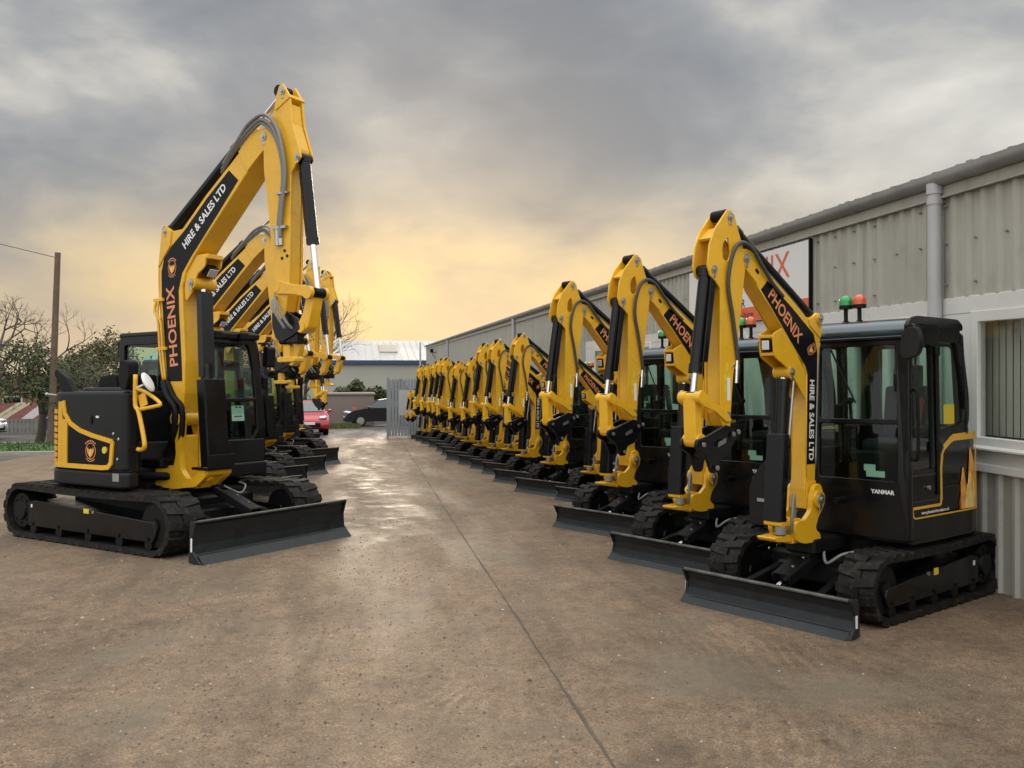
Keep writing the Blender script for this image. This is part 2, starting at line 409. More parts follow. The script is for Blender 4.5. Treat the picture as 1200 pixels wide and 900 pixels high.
def pin(parent, x, z, y, sgn, r, name='pivot_pin'):
    b = MB(); b.cyl((x, y, z), (x, y + sgn * 0.016, z), r, n=16); b.cyl((x, y + sgn * 0.016, z), (x, y + sgn * 0.028, z), r * 0.5, n=10)
    b.box(x - r * 0.5, x + r * 0.5, min(y, y + sgn * 0.008), max(y, y + sgn * 0.008), z - r * 2.0, z + r * 1.2, 0.002)
    return b.obj(name, M['steel'], parent)

WS = 1
def wrap_path(plan, sg=1):
    """arc-length parametrisation of a body outline: returns f(s, z, off)"""
    P = [Vector(p) for p in plan]; cum = [0]
    for a, b in zip(P, P[1:]): cum.append(cum[-1] + (b - a).length)
    def f(s, z, off):
        s = max(0, min(cum[-1] - 1e-6, s))
        for i in range(len(P) - 1):
            if cum[i + 1] >= s:
                t = (s - cum[i]) / (cum[i + 1] - cum[i] + 1e-9); p = P[i].lerp(P[i + 1], t)
                def nrm(k):
                    k0 = max(0, k); k1 = min(len(P) - 2, k); d = (P[k1 + 1] - P[k1]).normalized(); return Vector((d.y, -d.x)) * sg
                n0 = (nrm(max(i - 1, 0)) + nrm(i)).normalized(); n1 = (nrm(i) + nrm(min(i + 1, len(P) - 2))).normalized()
                nn = n0.lerp(n1, t).normalized(); q = p + nn * off
                return Vector((q.x, q.y, z))
    f.length = cum[-1]
    return f
def wrap_strip(b, f, path, w, off, closed=False, step=0.04):
    """raised trim strip following path of (s, z) on a wrapped surface"""
    P = [Vector(p) for p in path]
    if closed: P.append(P[0].copy())
    Q = []
    for a, c in zip(P, P[1:]):
        n = max(1, int((c - a).length / step))
        for k in range(n): Q.append(a.lerp(c, k / n))
    Q.append(P[-1])
    rows = []
    m = len(Q)
    for i, p in enumerate(Q):
        if closed: d0 = (Q[i] - Q[i - 1 if i else m - 2]); d1 = (Q[(i + 1) if i < m - 1 else 1] - Q[i])
        else: d0 = Q[i] - Q[max(i - 1, 0)]; d1 = Q[min(i + 1, m - 1)] - Q[i]
        if d0.length < 1e-6: d0 = d1
        if d1.length < 1e-6: d1 = d0
        d0.normalize(); d1.normalize(); d = (d0 + d1); d = d.normalized() if d.length > 1e-3 else d1
        nn = Vector((-d.y, d.x)); k = 1 / max(0.5, nn.dot(Vector((-d1.y, d1.x))))
        e0 = p - nn * w / 2 * k; e1 = p + nn * w / 2 * k
        rows.append([b.bm.verts.new(f(e0.x, e0.y, 0.001)), b.bm.verts.new(f(e0.x, e0.y, off)), b.bm.verts.new(f(e1.x, e1.y, off)), b.bm.verts.new(f(e1.x, e1.y, 0.001))])
    fs = []
    for A, B in zip(rows, rows[1:]):
        for k in range(4): fs.append(b.bm.faces.new([A[k], A[(k + 1) % 4], B[(k + 1) % 4], B[k]]))
    if not closed: fs += [b.bm.faces.new(list(reversed(rows[0]))), b.bm.faces.new(rows[-1])]
    bmesh.ops.recalc_face_normals(b.bm, faces=fs)
def wrap_patch(b, f, s0, s1, zlo, zhi, off, n=12):
    """raised panel between two height functions"""
    rows = []
    for i in range(n + 1):
        s = s0 + (s1 - s0) * i / n; a, c = zlo(s), zhi(s)
        rows.append([b.bm.verts.new(f(s, a, 0.001)), b.bm.verts.new(f(s, a, off)), b.bm.verts.new(f(s, c, off)), b.bm.verts.new(f(s, c, 0.001))])
    fs = []
    for A, B in zip(rows, rows[1:]):
        for k in range(4): fs.append(b.bm.faces.new([A[k], A[(k + 1) % 4], B[(k + 1) % 4], B[k]]))
    fs += [b.bm.faces.new(list(reversed(rows[0]))), b.bm.faces.new(rows[-1])]
    bmesh.ops.recalc_face_normals(b.bm, faces=fs)

def glass_pane(name, pts, w0, w1, place, parent, mat=None):
    b = MB(); b.poly3([place(x, y, w0) for x, y in pts], [place(x, y, w1) for x, y in pts])
    return b.obj(name, mat or M['glass'], parent)
def seat_part(parent, x, y, z, s=1.0):
    b = MB(); b.box(x - 0.22 * s, x + 0.24 * s, y - 0.22 * s, y + 0.22 * s, z, z + 0.12 * s, 0.04, 2)
    b.xz(rpoly([(x - 0.22 * s, z + 0.08), (x - 0.12 * s, z + 0.08), (x - 0.2 * s, z + 0.62 * s), (x - 0.3 * s, z + 0.62 * s)], 0.03, 2), y - 0.2 * s, y + 0.2 * s, 0.03, 2)
    b.xz(rpoly([(x - 0.3 * s, z + 0.6 * s), (x - 0.21 * s, z + 0.6 * s), (x - 0.24 * s, z + 0.82 * s), (x - 0.31 * s, z + 0.82 * s)], 0.03, 2), y - 0.13 * s, y + 0.13 * s, 0.025, 2)
    o = b.obj('seat', M['seat'], parent)
    b = MB()
    for sy in (-1, 1):
        b.box(x - 0.1 * s, x + 0.3 * s, y + sy * 0.3 * s - 0.05, y + sy * 0.3 * s + 0.05, z - 0.05, z + 0.26 * s, 0.02)
        b.cyl((x + 0.24 * s, y + sy * 0.3 * s, z + 0.24 * s), (x + 0.27 * s, y + sy * 0.3 * s, z + 0.46 * s), 0.014, n=8); b.ball((x + 0.27 * s, y + sy * 0.3 * s, z + 0.48 * s), 0.03, seg=10, rings=6)
    b.box(x + 0.34 * s, x + 0.44 * s, y - 0.2 * s, y + 0.12 * s, z - 0.3, z + 0.02, 0.02)
    b.box(x + 0.34 * s, x + 0.38 * s, y - 0.42 * s, y - 0.3 * s, z + 0.25 * s, z + 0.45 * s, 0.01)
    b.obj('control_levers', M['matte'], parent)
    b = MB(); b.obox((x - 0.16 * s, y + 0.19 * s, z + 0.5 * s), (x + 0.02 * s, y + 0.21 * s, z + 0.1 * s), 0.02, 0.05); b.ball((x - 0.1 * s, y + 0.24 * s, z + 0.15 * s), 0.03, 0.02, 0.045, 10, 6); b.obj('seat_belt', M['red'], parent)
    return o

PLxz = lambda x, z, w: (x, w, z)      # (u, v, w) -> plane seen from the side
def side_place(y, sgn):               # decals on a side face, w outward
    return lambda x, z, w: (x, y + sgn * w, z)

# ------------------------------------------------------------------ the compact excavator (3.5 t class)
def compact():
    root = empty('mini_excavator')
    tr = dict(xr=-0.72, xf=0.92, r=0.275, thick=0.055, nl=36)
    track(root, 0.47, 0.77, outer_sign=1, **tr); track(root, -0.77, -0.47, outer_sign=-1, **tr)
    b = MB(); b.box(-0.55, 0.7, -0.48, 0.48, 0.2, 0.42, 0.03); b.cyl((0, 0, 0.42), (0, 0, 0.56), 0.42, n=28)
    b.box(0.6, 0.86, -0.3, 0.3, 0.22, 0.36, 0.02); b.obj('undercarriage', M['matte'], root)
    blade(root, 1.45, 0.78, 0.285, 0.7, 0.36, 0.3, (0.78, 0.06, 0.46))
    # house
    plan = [(0.60, -0.75), (0.60, 0.765), (-0.42, 0.765)] + [(-0.42 - 0.40 * math.sin(R(a)), 0.365 + 0.40 * math.cos(R(a))) for a in range(15, 91, 15)]
    plan += [(-0.84, 0.0)] + [(x, -y * 0.97) for x, y in reversed(plan[3:])] + [(-0.42, -0.75)]
    hs = MB(); hs.xy(plan, 0.575, 0.80, 0.02, 2)
    hs.xy([(x * 0.995, y * 0.995) for x, y in plan], 0.795, 1.02, 0.012)
    rear = [(0.08, 0.758), (-0.42, 0.758)] + [(x * 0.99, y * 0.99) for x, y in plan[3:]] + [(-0.42, -0.742), (-0.1, -0.742)]
    hs.xy(rear, 1.018, 1.42, 0.05, 2)
    house = hs.obj('house', M['black'], root)
    b = MB(); b.yz(rpoly([(-0.752, 0.585), (-0.752, 0.93), (-0.66, 1.1), (-0.47, 1.27), (-0.13, 1.31), (-0.13, 0.585)], [0, 0.05, 0.08, 0.08, 0.03, 0], 4), -0.25, 0.62, 0.012, 2)
    b.obj('tank_cover', M['hood'], house)
    b = MB(); b.box(0.625, 0.628, -0.66, -0.5, 0.8, 0.83); b.obj('badge', M['steel'], house)
    b = MB()
    for k in range(6): b.box(0.601, 0.612, 0.15, 0.5, 0.70 + k * 0.022, 0.712 + k * 0.022)
    b.obj('vent_slats', M['matte'], house)
    b = MB(); b.cyl((0.60, -0.1, 0.86), (0.72, -0.1, 0.86), 0.045, n=14); b.obj('hose_outlet', M['matte'], house); b = MB(); b.cyl((0.60, 0.22, 0.9), (0.78, 0.22, 0.9), 0.026, n=12); b.obj('hose_outlet', M['matte'], house)
    # trim on the left flank (s runs rearwards from the front left corner)
    f = wrap_path([(0.602, 0.765), (-0.42, 0.765)] + plan[3:9], WS)
    b = MB()
    wrap_strip(b, f, [(0.02, 0.868), (0.46, 0.868), (0.475, 0.88), (0.475, 1.15), (0.50, 1.27), (0.58, 1.36), (0.72, 1.39), (1.2, 1.40)], 0.022, 0.008)
    wrap_strip(b, f, [(0.02, 0.872), (0.03, 0.80), (0.06, 0.788), (1.12, 0.788), (1.15, 0.81), (1.16, 1.38)], 0.012, 0.008)
    wrap_strip(b, f, [(0.54, 1.33), (0.7, 1.41), (1.16, 1.425)], 0.05, 0.006)
    wrap_strip(b, f, [(0.485, 0.9), (0.485, 1.16), (0.51, 1.27)], 0.035, 0.006)
    b.obj('yellow_trim', M['yellow'], house)
    rnd = random.Random(3)
    for nm, mt, base, hgt, seed, off in (('flame_decal', M['flame3'], 0.40, 0.38, 1, 0.004), ('flame_decal', M['flame'], 0.34, 0.58, 2, 0.0055), ('flame_decal', M['flame2'], 0.18, 0.44, 3, 0.007)):
        rr = random.Random(seed); hs_ = [rr.random() for _ in range(30)]
        def top(s, h=hgt, q=hs_, b0=base):
            t = (s - (1.0 - b0 / 2)) / b0; t = max(0, min(1, t)); k = t * 8; i = int(k); u = k - i
            v = q[i] * (1 - u) + q[i + 1] * u
            return 0.80 + h * (0.25 + 0.75 * v) * (math.sin(math.pi * (0.08 + 0.84 * t)) ** 0.7)
        b = MB(); wrap_patch(b, f, 1.0 - base / 2, 1.0 + base / 2, lambda s: 0.80, top, off, 28); b.obj(nm, mt, house)
    text_mesh('lettering', 'www.phoenix-hire-sales.co.uk', 0.026, (0.22, 0.766 + 0.003, 0.826), (-1, 0, 0), (0, 0, 1), M['white'], house, width=0.46, weight=0.03)
    # cab
    side = rpoly([(0.615, 0.62), (0.635, 1.1), (0.60, 2.16), (0.52, 2.32), (-0.22, 2.34), (-0.30, 2.2), (-0.40, 1.72), (-0.385, 1.52), (-0.3, 1.44), (-0.02, 1.42), (0.06, 1.3), (0.1, 0.62)], [0.02, 0.1, 0.08, 0.05, 0.05, 0.05, 0.1, 0.05, 0.03, 0.05, 0.05, 0.02], 4)
    h1 = rpoly([(0.575, 1.16), (0.545, 2.14), (0.235, 2.18), (0.21, 1.16)], 0.05, 3)
    h2 = rpoly([(0.12, 1.47), (0.125, 2.2), (-0.19, 2.2), (-0.325, 1.72), (-0.31, 1.53)], 0.04, 3)
    cab = frame_plate('cab', side, [h1, h2], 0.05, lambda u, v, w: (u, 0.745 + w, v), M['black'], root, 0.008)
    cr = frame_plate('right_frame', side, [h1, h2], 0.04, lambda u, v, w: (u, -0.07 + w, v), M['black'], cab, 0.006)
    glass_pane('door_window', h1, 0.742, 0.748, PLxz, cab); glass_pane('quarter_window', h2, 0.742, 0.748, PLxz, cab)
    glass_pane('right_window', h1, -0.073, -0.068, PLxz, cab); glass_pane('right_window', h2, -0.073, -0.068, PLxz, cab)
    fo = rpoly([(-0.09, 0.62), (0.77, 0.62), (0.77, 2.26), (-0.09, 2.26)], 0.03, 3)
    fh = rpoly([(-0.02, 1.56), (0.685, 1.56), (0.675, 2.17), (-0.015, 2.17)], 0.03, 3); fl = rpoly([(-0.02, 1.07), (0.69, 1.07), (0.69, 1.535), (-0.02, 1.535)], 0.03, 3)
    fplace = lambda u, v, w: (0.625 - 0.03 * max(0, (v - 1.1)) + w, u, v)
    frame_plate('front_frame', fo, [fh, fl], 0.05, fplace, M['black'], cab, 0.008)
    glass_pane('windscreen', fh, -0.002, 0.004, fplace, cab); glass_pane('lower_windscreen', fl, -0.002, 0.004, fplace, cab)
    rplace = lambda u, v, w: (-0.365 + 0.12 * max(0, v - 1.72) + 0.02 + w, u, v)
    ro_ = rpoly([(-0.09, 1.42), (0.77, 1.42), (0.77, 2.28), (-0.09, 2.28)], 0.03, 3); rh = rpoly([(0.0, 1.5), (0.68, 1.5), (0.68, 2.18), (0.0, 2.18)], 0.05, 3)
    frame_plate('rear_frame', ro_, [rh], 0.04, rplace, M['black'], cab, 0.006); glass_pane('rear_window', rh, -0.002, 0.003, rplace, cab)
    b = MB(); b.xz(rpoly([(0.615, 2.235), (0.635, 2.275), (0.59, 2.345), (0.48, 2.385), (-0.18, 2.39), (-0.27, 2.35), (-0.29, 2.235)], [0, 0.02, 0.04, 0.06, 0.06, 0.03, 0], 4), -0.085, 0.745, 0.015, 2)
    b.obj('cab_roof', M['roof'], cab)
    b = MB(); b.xz(rpoly([(0.62, 2.27), (0.635, 2.31), (0.59, 2.365), (0.48, 2.395), (-0.2, 2.395), (-0.285, 2.35), (-0.28, 2.30), (0.45, 2.33)], 0.025, 3), 0.746, 0.779, 0.008); b.box(0.62, 0.66, -0.085, 0.745, 2.205, 2.235, 0.008); b.obj('roof_rail', M['black'], cab)
    b = MB()
    for z in (1.3, 2.08): b.box(0.15, 0.215, 0.772, 0.80, z, z + 0.08, 0.01)
    b.box(0.16, 0.2, 0.772, 0.786, 0.95, 2.16, 0.006); b.obj('door_hinge', M['matte'], cab)
    b = MB(); b.box(0.585, 0.592, 0.7665, 0.774, 0.72, 2.2); b.box(0.2, 0.592, 0.7665, 0.773, 0.915, 0.921); b.box(0.2, 0.59, 0.7665, 0.772, 1.12, 1.128); b.obj('door_seal', M['hose'], cab)
    b = MB(); b.tube([(0.55, 0.772, 1.25), (0.56, 0.81, 1.3), (0.56, 0.81, 1.75), (0.55, 0.772, 1.8)], 0.013, sub=4); b.obj('grab_handle', M['matte'], cab)
    b = MB(); b.cyl((0.34, 0.772, 1.02), (0.34, 0.79, 1.02), 0.018, n=10); b.obj('door_lock', M['steel'], cab)
    b = MB(); b.box(-0.16, 0.02, 0.751, 0.754, 1.52, 1.68); b.obj('sticker', M['sticker'], cab)
    b = MB(); b.yz([(0.40, 1.10), (0.56, 1.10), (0.56, 1.15), (0.48, 1.15), (0.48, 1.20), (0.38, 1.20), (0.38, 1.15), (0.40, 1.145)], 0.612, 0.614); b.obj('sticker', M['paper'], cab)
    b = MB(); b.tube([(0.62, 0.1, 2.14), (0.625, 0.22, 1.9), (0.625, 0.32, 1.7)], 0.008, sub=4); b.obj('wiper', M['matte'], cab)
    text_mesh('lettering', 'YANMAR', 0.034, (0.6505, 0.56, 0.99), (0, 1, 0), (0, 0, 1), M['white'], cab, width=0.2, weight=0.03)
    b = MB(); b.box(-0.1, 0.56, 0.0, 0.7, 0.95, 1.0); b.box(-0.25, 0.0, 0.05, 0.65, 0.98, 1.25, 0.03); b.obj('cab_floor', M['matte'], cab)
    seat_part(cab, 0.08, 0.36, 1.28, 0.9)
    mb = MB(); mb.tube([(0.60, -0.09, 2.27), (0.74, -0.25, 2.31), (0.86, -0.38, 2.27)], 0.012, sub=4); mb.ball((0.87, -0.38, 2.20), 0.03, 0.075, 0.095, 16, 10); mo = mb.obj('wing_mirror', M['matte'], cab)
    mb = MB(); mb.ball((0.888, -0.375, 2.20), 0.022, 0.062, 0.08, 16, 10); mb.obj('mirror_glass', M['mirror'], mo)
    for sy, y in ((1, 0.84),):
        mb = MB(); mb.tube([(0.60, y - sy * 0.08, 2.29), (0.66, y, 2.31), (0.67, y + sy * 0.02, 2.22)], 0.012, sub=4)
        mb.yz(rpoly([(y - 0.075, 2.04), (y + 0.06, 2.06), (y + 0.085, 2.20), (y + 0.05, 2.30), (y - 0.05, 2.28), (y - 0.085, 2.16)], 0.06, 5), 0.66, 0.725, 0.025, 3); mo = mb.obj('wing_mirror', M['hood'], cab)
        mb = MB(); mb.box(0.654, 0.659, y - 0.045, y + 0.045, 2.09, 2.25); mb.obj('mirror_glass', M['mirror'], mo)
    for nm, mt, yy in (('beacon', M['green'], 0.0), ('beacon', M['amber'], 0.13)):
        b = MB(); b.cyl((0.22, yy, 2.385), (0.22, yy, 2.525), 0.018, n=10); b.cyl((0.22, yy, 2.520), (0.22, yy, 2.550), 0.058, n=16); b.cyl((0.22, yy, 2.390), (0.22, yy, 2.410), 0.03, n=10); bo = b.obj(nm, M['matte'], cab)
        b = MB(); b.cyl((0.22, yy, 2.550), (0.22, yy, 2.580), 0.058, n=16); b.ball((0.22, yy, 2.580), 0.058, 0.058, 0.06, 14, 8); b.obj('beacon_lens', mt, bo)
    # swing bracket
    b = MB()
    for q in (-1, 1):
        b.xz(rpoly([(0.865, 1.0), (0.91, 1.05), (0.985, 1.02), (1.02, 0.92), (1.03, 0.83), (1.12, 0.76), (1.22, 0.76), (1.27, 0.70), (1.22, 0.60), (1.12, 0.575), (0.90, 0.575), (0.90, 0.63), (0.97, 0.68), (0.93, 0.77), (0.85, 0.85)], 0.03, 4), q * 0.105 - 0.02, q * 0.105 + 0.02, 0.010, 2)
    b.box(0.93, 1.24, -0.09, 0.09, 0.58, 0.66, 0.01)
    b.xz(rpoly([(1.1, 0.585), (1.44, 0.615), (1.47, 0.65), (1.1, 0.66)], 0.02, 3), -0.085, 0.085, 0.01); b.xz(rpoly([(1.1, 0.72), (1.38, 0.73), (1.38, 0.765), (1.1, 0.775)], 0.02, 3), -0.08, 0.08, 0.01)
    b.cyl((0.94, -0.15, 0.92), (0.94, 0.15, 0.92), 0.07, n=18)
    br = b.obj('swing_bracket', M['yellow'], root); pin(br, 0.94, 0.92, 0.15, 1, 0.042)
    b = MB(); b.cyl((1.34, 0.05, 0.665), (1.34, 0.05, 0.73), 0.045, n=14); b.tube([(1.26, 0.1, 0.68), (1.3, 0.13, 0.8), (1.26, 0.12, 0.98), (1.22, 0.1, 0.8)], 0.013, sub=5); b.obj('hose', M['hosegrey'], br)
    b = MB(); b.cyl((0.6, 0.0, 0.50), (1.0, 0.0, 0.50), 0.1, n=14); b.box(0.55, 1.02, -0.14, 0.14, 0.47, 0.6, 0.02); b.obj('swing_post', M['matte'], root)
    # boom
    bp = [(0.90, 0.84), (0.885, 1.0), (0.868, 1.3), (0.842, 1.7), (0.815, 2.05), (0.78, 2.24), (0.76, 2.35), (0.77, 2.43), (0.83, 2.45), (0.90, 2.405), (0.98, 2.405), (1.15, 2.52), (1.49, 2.73), (1.71, 2.875), (1.78, 2.89), (1.84, 2.85), (1.845, 2.78), (1.72, 2.69), (1.62, 2.605), (1.44, 2.44), (1.13, 2.12), (1.03, 2.02), (0.985, 1.93), (1.0, 1.5), (1.012, 1.19), (1.03, 1.0), (1.03, 0.84)]
    b = MB(); b.xz(bp, -0.092, 0.092, 0.008, 2)
    for s in (-1, 1):   # cheek plates at both ends stand a little proud
        b.xz([(1.57, 2.785), (1.71, 2.875), (1.78, 2.89), (1.84, 2.85), (1.845, 2.78), (1.72, 2.69), (1.64, 2.63), (1.60, 2.70)], s * 0.098 - 0.006, s * 0.098 + 0.006, 0.003)
        b.xz([(0.90, 0.84), (0.882, 1.06), (1.02, 1.06), (1.03, 0.84)], s * 0.098 - 0.006, s * 0.098 + 0.006, 0.003)
        b.xz(rpoly([(0.785, 2.235), (0.76, 2.35), (0.77, 2.43), (0.83, 2.45), (0.90, 2.405), (0.96, 2.39), (0.93, 2.33)], 0.02, 3), s * 0.098 - 0.006, s * 0.098 + 0.006, 0.003)
        b.xz(rpoly([(1.30, 2.31), (1.44, 2.25), (1.42, 2.07), (1.24, 1.98), (1.12, 1.86), (1.0, 1.72), (1.0, 1.95), (1.12, 2.1)], 0.03, 3), s * 0.085 - 0.010, s * 0.085 + 0.010, 0.003)
    b.box(1.36, 1.44, -0.076, 0.076, 2.22, 2.245, 0.003); b.box(1.34, 1.42, -0.076, 0.076, 2.08, 2.105, 0.003)
    b.cyl((0.81, -0.12, 2.40), (0.81, 0.12, 2.40), 0.045, n=16); b.cyl((1.2, -0.1, 1.95), (1.2, 0.1, 1.95), 0.05, n=16)
    boom = b.obj('boom', M['yellow'], root)
    pin(boom, 1.775, 2.815, 0.106, 1, 0.034); pin(boom, 0.81, 2.40, 0.12, 1, 0.03); pin(boom, 1.2, 1.95, 0.1, 1, 0.03); pin(boom, 1.775, 2.815, -0.106, -1, 0.034)
    b = MB(); b.box(1.40, 1.435, -0.055, 0.055, 2.115, 2.21, 0.006); lo = b.obj('work_lamp', M['matte'], boom)
    b = MB(); b.box(1.436, 1.445, -0.045, 0.045, 2.125, 2.2, 0.004); b.obj('lamp_lens', M['lampglass'], lo)
    dec = [(1.50, 2.665), (1.2, 2.485), (1.03, 2.37), (0.88, 2.27), (0.83, 2.12), (0.838, 1.95), (0.865, 1.5), (0.885, 1.2), (1.0, 1.2), (0.988, 1.5), (0.972, 1.93), (1.0, 2.0), (1.10, 2.10), (1.30, 2.295), (1.59, 2.585)]
    for s in (1, -1):
        d = flat('boom_decal', [dec], side_place(s * 0.092, s), 0.003, M['decal'], boom, 0.0005)
        yy = s * 0.0962
        ua = Vector((1.26 - 1.15, 0, 2.36 - 2.27)).normalized()
        up = Vector((1.5 - 1.03, 0, 2.6 - 2.18)).normalized(); lo_ = Vector((0.876 - 0.905, 0, 2.0 - 1.3)).normalized()
        if s > 0:
            u1 = -up; v1 = Vector((0, 1, 0)).cross(u1); u2 = -lo_; v2 = Vector((0, 1, 0)).cross(u2)
            text_mesh('lettering', 'PHOENIX', 0.102, (1.265, yy, 2.40), u1, v1, M['orange'], d, width=0.54, weight=0.02)
            text_mesh('lettering', 'HIRE & SALES LTD', 0.066, (0.925, yy, 1.56), u2, v2, M['white'], d, width=0.66, weight=0.025)
            eu, ev = u1, v1
        else:
            u1 = lo_; v1 = Vector((0, -1, 0)).cross(u1); u2 = up; v2 = Vector((0, -1, 0)).cross(u2)
            text_mesh('lettering', 'PHOENIX', 0.068, (0.925, yy, 1.57), u1, v1, M['orange'], d, width=0.6, weight=0.02)
            text_mesh('lettering', 'HIRE & SALES LTD', 0.08, (1.285, yy, 2.42), u2, v2, M['white'], d, width=0.56, weight=0.025)
            eu, ev = u2, v2
        c0 = Vector((0.915, s * 0.0955, 2.14)); eu = (u1 + u2).normalized(); ev = Vector((0, s, 0)).cross(eu)
        emblem(d, lambda x, y, w, c0=c0, eu=eu, ev=ev, s=s: tuple(c0 + eu * x + ev * y + Vector((0, s * w, 0))), 0.05)
    b = MB()
    for s in (1, -1):
        b.xz(rpoly([(1.63, 2.70), (1.67, 2.73), (1.655, 2.755), (1.61, 2.725)], 0.01, 3), s * 0.0985, s * 0.1055)
    b.obj('slot_recess', M['matte'], boom)
    b = MB()
    for s in (1, -1):
        b.tube([(1.05, s * 0.093, 2.035), (1.13, s * 0.093, 2.115), (1.44, s * 0.093, 2.435), (1.61, s * 0.093, 2.60)], 0.005, n=5, sub=1); b.tube([(0.99, s * 0.093, 1.93), (1.003, s * 0.093, 1.5), (1.012, s * 0.093, 1.1)], 0.005, n=5, sub=1)
    b.obj('weld_seam', M['yellow'], boom)
    b = MB()
    for k, y in enumerate((0.035, -0.035)):
        b.tube([(0.95, y, 2.42), (1.15, y, 2.565), (1.49, y, 2.775), (1.58, y, 2.85)], 0.012, sub=3)
    b.tube([(0.84, 0.06, 1.15), (0.815, 0.06, 1.6), (0.785, 0.06, 2.02), (0.76, 0.06, 2.2)], 0.012, sub=3); b.tube([(0.84, 0.03, 1.15), (0.815, 0.03, 1.6), (0.785, 0.03, 2.02), (0.76, 0.03, 2.2)], 0.012, sub=3)
    b.obj('boom_pipe', M['steel'], boom)
    b = MB(); b.tube([(1.32, 0.115, 2.55), (1.47, 0.12, 2.655), (1.62, 0.13, 2.79), (1.75, 0.14, 2.90), (1.88, 0.14, 2.92), (1.975, 0.14, 2.82), (2.02, 0.13, 2.6), (1.965, 0.125, 2.35), (1.915, 0.12, 2.1), (1.905, 0.115, 2.03)], 0.0175, sub=6)
    b.tube([(1.30, -0.115, 2.56), (1.45, -0.12, 2.68), (1.60, -0.13, 2.82), (1.74, -0.14, 2.93), (1.9, -0.14, 2.97), (2.0, -0.14, 2.83), (2.02, -0.13, 2.6), (1.96, -0.12, 2.35), (1.93, -0.115, 2.1)], 0.0175, sub=6); b.obj('hose', M['hose'], boom)
    b = MB()
    for s in (1, -1):
        b.cyl((1.905, s * 0.115, 2.03), (1.92, s * 0.115, 1.86), 0.018, n=10); b.cyl((1.91, s * 0.115, 1.99), (1.912, s * 0.115, 1.965), 0.025, n=6); b.box(1.88, 1.96, min(s * 0.09, s * 0.12), max(s * 0.09, s * 0.12), 1.985, 2.0)
    b.obj('hose_fitting', M['chrome'], boom)
    # arm
    ap = [(2.03, 3.12), (2.14, 3.0), (2.20, 2.88), (2.225, 2.73), (2.20, 2.66), (2.14, 2.62), (2.085, 2.57), (2.09, 2.17), (2.10, 1.62), (2.06, 1.52), (2.0, 1.49), (1.95, 1.92), (1.90, 2.11), (1.85, 2.4), (1.80, 2.68), (1.78, 2.82), (1.83, 2.93), (1.88, 3.04), (1.91, 3.13), (1.96, 3.165), (2.0, 3.155)]
    hole = rpoly([(1.99, 2.97), (2.06, 2.9), (2.06, 2.79), (2.0, 2.76), (1.95, 2.83)], 0.04, 4)
    arm = frame_plate('arm', ap, [hole], 0.022, lambda u, v, w: (u, 0.092 + w, v), M['yellow'], root, 0.004)
    frame_plate('side_plate', ap, [hole], 0.022, lambda u, v, w: (u, -0.092 + w, v), M['yellow'], arm, 0.004)
    b = MB(); b.xz([(2.075, 2.60), (2.08, 2.17), (2.09, 1.64), (2.05, 1.54), (2.015, 1.54), (1.965, 1.92), (1.915, 2.11), (1.865, 2.4), (1.83, 2.58)], -0.081, 0.081, 0.004)
    b.obox((2.05, 0, 3.02), (2.16, 0, 2.93), 0.16, 0.02, up=(0.6, 0, 0.6)); b.obox((1.86, 0, 2.62), (2.15, 0, 2.66), 0.16, 0.018)
    b.cyl((1.96, -0.08, 3.11), (1.96, 0.08, 3.11), 0.04, n=14); b.obj('box_section', M['yellow'], arm)
    b = MB()
    for x, z in ((2.02, 1.98), (2.04, 1.9), (2.0, 1.9), (2.04, 1.82)): b.box(x - 0.015, x + 0.015, 0.1032, 0.1045, z - 0.03, z + 0.03)
    b.obj('warning_sticker', M['sticker'], arm)
    b = MB(); b.box(1.985, 2.02, 0.1032, 0.1048, 1.73, 1.9); b.obj('sticker', M['white'], arm)
    for s in (1, -1): pin(arm, 1.965, 3.11, s * 0.103, s, 0.03); pin(arm, 2.16, 2.70, s * 0.103, s, 0.03); pin(arm, 2.02, 1.62, s * 0.103, s, 0.026)
    # cylinders
    hydraulic('boom_cylinder', root, (1.31, 0.76), (1.2, 1.95), 0.0, 0.94, 0.05, 0.028, guard=(0.0, 0.58, 0.15, 0.075), port=False)
    b = MB(); b.cyl((1.24, 0.07, 1.42), (1.17, 0.07, 1.88), 0.012, n=8); b.obj('steel_pipe', M['steel'], root)
    hydraulic('arm_cylinder', root, (0.81, 2.40), (1.99, 3.125), 0.0, 0.86, 0.05, 0.026)
    hydraulic('bucket_cylinder', root, (2.165, 2.70), (2.32, 1.76), 0.0, 0.80, 0.046, 0.024, guard=(0.02, 0.72, 0.115, 0.055), port=False)
    # bucket link
    b = MB()
    for s in (-1, 1):
        b.xz(rpoly([(1.99, 1.58), (2.06, 1.66), (2.2, 1.72), (2.34, 1.815), (2.38, 1.76), (2.34, 1.7), (2.18, 1.65), (2.05, 1.57)], 0.02, 3), s * 0.12 - 0.012, s * 0.12 + 0.012, 0.005)
    b.cyl((2.33, -0.14, 1.755), (2.33, -0.055, 1.755), 0.045, n=16); b.cyl((2.33, 0.055, 1.755), (2.33, 0.14, 1.755), 0.045, n=16)
    b.obj('link_arm', M['yellow'], root)
    b = MB(); b.xz(rpoly([(2.29, 1.79), (2.37, 1.79), (2.36, 1.42), (2.28, 1.42)], 0.03, 3), -0.075, 0.075, 0.01); b.cyl((2.31, -0.1, 1.44), (2.31, 0.1, 1.44), 0.05, n=16); b.obj('bucket_link', M['yellow'], root)
    # quick hitch
    b = MB()
